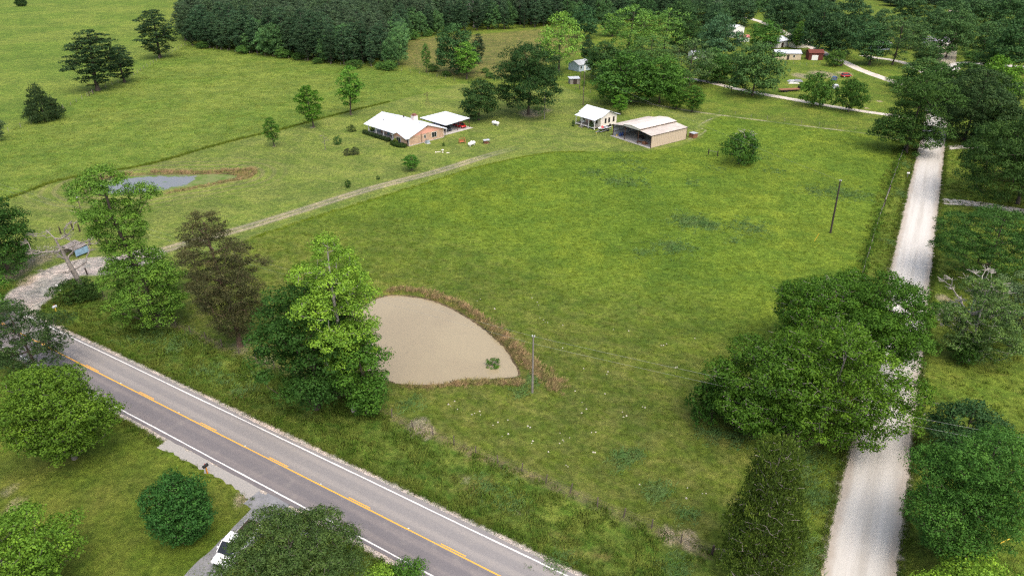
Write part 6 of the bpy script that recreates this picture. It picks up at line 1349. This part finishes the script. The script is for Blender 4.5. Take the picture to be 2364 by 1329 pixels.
part('pole', PW, e, lambda m: m.tube([(0, 0, 0), (-.05, 0, h)], [.1, .07], 7)); part('lamp_head', INS, e, lambda m: m.tube([(-.05, 0, h), (-.05, 0, h + .12), (-.05, 0, h + .3)], [.16, .26, .1], 8)); P0 = np.array([x, y, h])
def wire(A, B, sag, label, r=.014, rest=None):
    pts = [A + (B - A) * t - np.array([0, 0, sag * 4 * t * (1 - t)]) for t in np.linspace(0, 1, 25)]
    o = MB().tube(pts, r, 4, False).build('overhead_wire', WIRE); tag(o, label, 'cable'); return o
WIRE = simple('wire', (.24, .25, .24), .5, .3, .05)
d = P1[:2] - P0[:2]
PE = np.array([*G(2720, 1240), 8.5]); dd_ = PE - P1
e = empty('utility_pole', (*PE[:2], 0)); tag(e, 'utility pole beyond the right edge carrying the highway wires', 'utility pole'); part('shaft', PWG, e, lambda m: m.tube([(0, 0, 0), (0, 0, 8.6)], [.15, .1], 8))
wire(P1, PE, .55, 'upper overhead wire from the pond pole across the gravel road oaks', .011); wire(P1 - np.array([0, 0, 1.1]), PE - np.array([0, 0, 1.1]), .55, 'lower overhead wire from the pond pole across the gravel road oaks', .011)
PL = np.array([*G(-80, 470), 8.0]); wire(P1, PL, .8, 'upper overhead wire from the pond pole westward over the pasture', .010); wire(P1 - np.array([0, 0, 1.1]), PL - np.array([0, 0, 1.1]), .8, 'lower overhead wire from the pond pole westward over the pasture', .010)
wire(P2, P3, .8, 'thin wire from the leaning pole to the cottage pole', .010)
x, y = G(1884, 556); item('guy_marker', 'yellow guy wire marker in the pasture left of the leaning pole', 'marker', x, y, lambda m: m.tube([(-.3, 0, 0), (.3, .1, 1.5)], .05, 6), YEL, 0)
x, y = G(2320, 1250); item('guy_marker', 'yellow guy wire marker at the lower right edge', 'marker', x, y, lambda m: m.tube([(-.6, -.2, .05), (.6, .1, .5)], .04, 6), YEL, 0)

# ------------------------------------------------------------------ fences
WIRE2 = simple('fence_wire', (.16, .14, .12), .8, .1, .1)
def fence(label, pts, ph=1.2, r=.06, wires=3, mat=None, jit=.06, kinds=None):
    mat = mat or WOODG; c0 = pts[0]; e = empty('wire_fence', (c0[0], c0[1], 0)); tag(e, label, 'fence'); me = None; tops = []
    for i, p in enumerate(pts):
        if me is None: o = MB().tube([(0, 0, -.1), (0, 0, ph)], [r, r * .9], 6).build('post', mat, e); me = o.data
        else: o = link('post', me, e)
        s = random.uniform(.88, 1.1); o.location = (p[0] - c0[0], p[1] - c0[1], hz(*p)); o.scale = (1, 1, s); o.rotation_euler = (random.gauss(0, jit), random.gauss(0, jit), 0); tops.append((p[0] - c0[0], p[1] - c0[1], hz(*p)))
    for k_ in range(wires):
        z_ = ph * (.35 + .55 * k_ / max(1, wires - 1)); MB().tube([(a, b, c + z_) for a, b, c in tops], .004, 3, False).build('wire', WIRE2, e)
    return e
def along(px, step):
    L = poly(px); s = np.concatenate([[0], np.cumsum(np.linalg.norm(np.diff(L, axis=0), axis=1))]); q = np.arange(0, s[-1], step); return [np.array([np.interp(t, s, L[:, 0]), np.interp(t, s, L[:, 1])]) for t in q]
fp = along([(241, 687), (273, 695), (330, 721), (418, 757), (482, 786.5), (623, 846), (659, 859), (905, 964)], 3.6)
fp += list(poly([(905, 964), (954, 987.5), (999, 1003), (1048, 1026), (1098, 1048.6), (1150, 1069), (1204, 1089), (1260, 1114), (1316, 1137), (1379, 1170), (1440, 1194), (1504, 1219), (1572, 1252), (1644, 1279)]))
fence('weathered post and wire fence between the highway verge and the pasture', fp, 1.3, .075, mat=PW)
fence('vine-covered post fence on the left side of the gravel road', along([(2090, 335), (2066, 400), (2048, 450), (2028, 510), (2008, 575), (1985, 650), (1940, 780)], 3.2), 1.3, .08)
fence('old fence between the two west fields', along([(-60, 345), (0, 310), (63, 289), (165, 243), (215, 215), (300, 180), (372, 134), (430, 104)], 4.5), 1.2, .07, 2)
fence('fence between the hay field and the wood edge', along([(430, 106), (640, 133), (760, 149), (905, 160), (1000, 176), (1065, 190)], 5), 1.1, .06, 2)
fence('wire fence along the worn path right of the barn', along([(1660, 262), (1810, 281), (2004, 305), (2060, 318)], 5), 1.1, .05, 2)
fence('wire fence along the farm lane', along([(1688, 211), (1760, 224), (1870, 244), (1960, 260), (2050, 274)], 6), 1.1, .05, 2)
fence('yard fence of pale rails in front of the beige farm house', along([(1800, 145), (1850, 152), (1912, 150)], 3), 1.2, .06, 3)
fence('short run of dark posts by the small shed path', along([(1330, 205), (1365, 215), (1395, 219)], 4), 1.1, .06, 2)
def hpost(label, a, b, hgt=1.5):
    A, B = G(*a), G(*b); e = empty('fence_brace', (*A, 0)); tag(e, label, 'fence post')
    for q in ((0, 0), tuple(B - A)): part('post', DARK, e, lambda m: m.tube([(q[0], q[1], 0), (q[0], q[1], hgt)], .13, 7))
    part('rail', WOODG, e, lambda m: m.tube([(0, 0, hgt * .75), (B[0] - A[0], B[1] - A[1], hgt * .75)], .05, 5))
hpost('pair of dark braced posts left of the pasture shrub', (1635, 357), (1656, 361)); hpost('pair of dark braced posts at the left end of the farm lane', (1671, 206), (1688, 211)); hpost('pair of dark braced posts left of the large fence-line pine', (207, 222), (216, 218))
hpost('pair of heavy posts in the vine-covered fence by the gravel road', (2040, 478), (2052, 445), 1.7)
for i, (u, v, hh_, lb) in enumerate([(169, 532, 1.8, 'tall dark post beside the yard lamp, right of the dead tree top'), (185, 535, 1.7, 'tall dark post just right of its twin behind the dead tree'), (209, 565, 2.0, 'dark post right of the blue-sided shelter'), (141, 540, 1.5, 'grey post left of the dead tree trunk top'),
      (202, 634, 1.3, 'dark stub post at the driveway edge by the dead tree'), (229, 556, 1.4, 'thin post under the leaves left of the thin green tree'), (250, 566, .9, 'short post second from the thin green tree'), (271, 576, .7, 'shortest post behind the thin green tree'), (1644, 1279, 1.2, 'dark corner post at the foot of the ragged cedar')]):
    x, y = G(u, v); o = MB().tube([(0, 0, 0), (random.gauss(0, .06), 0, hh_)], [.14, .12], 7).build('wooden_post', DARK); o.location = (x, y, 0); tag(o, lb, 'post')
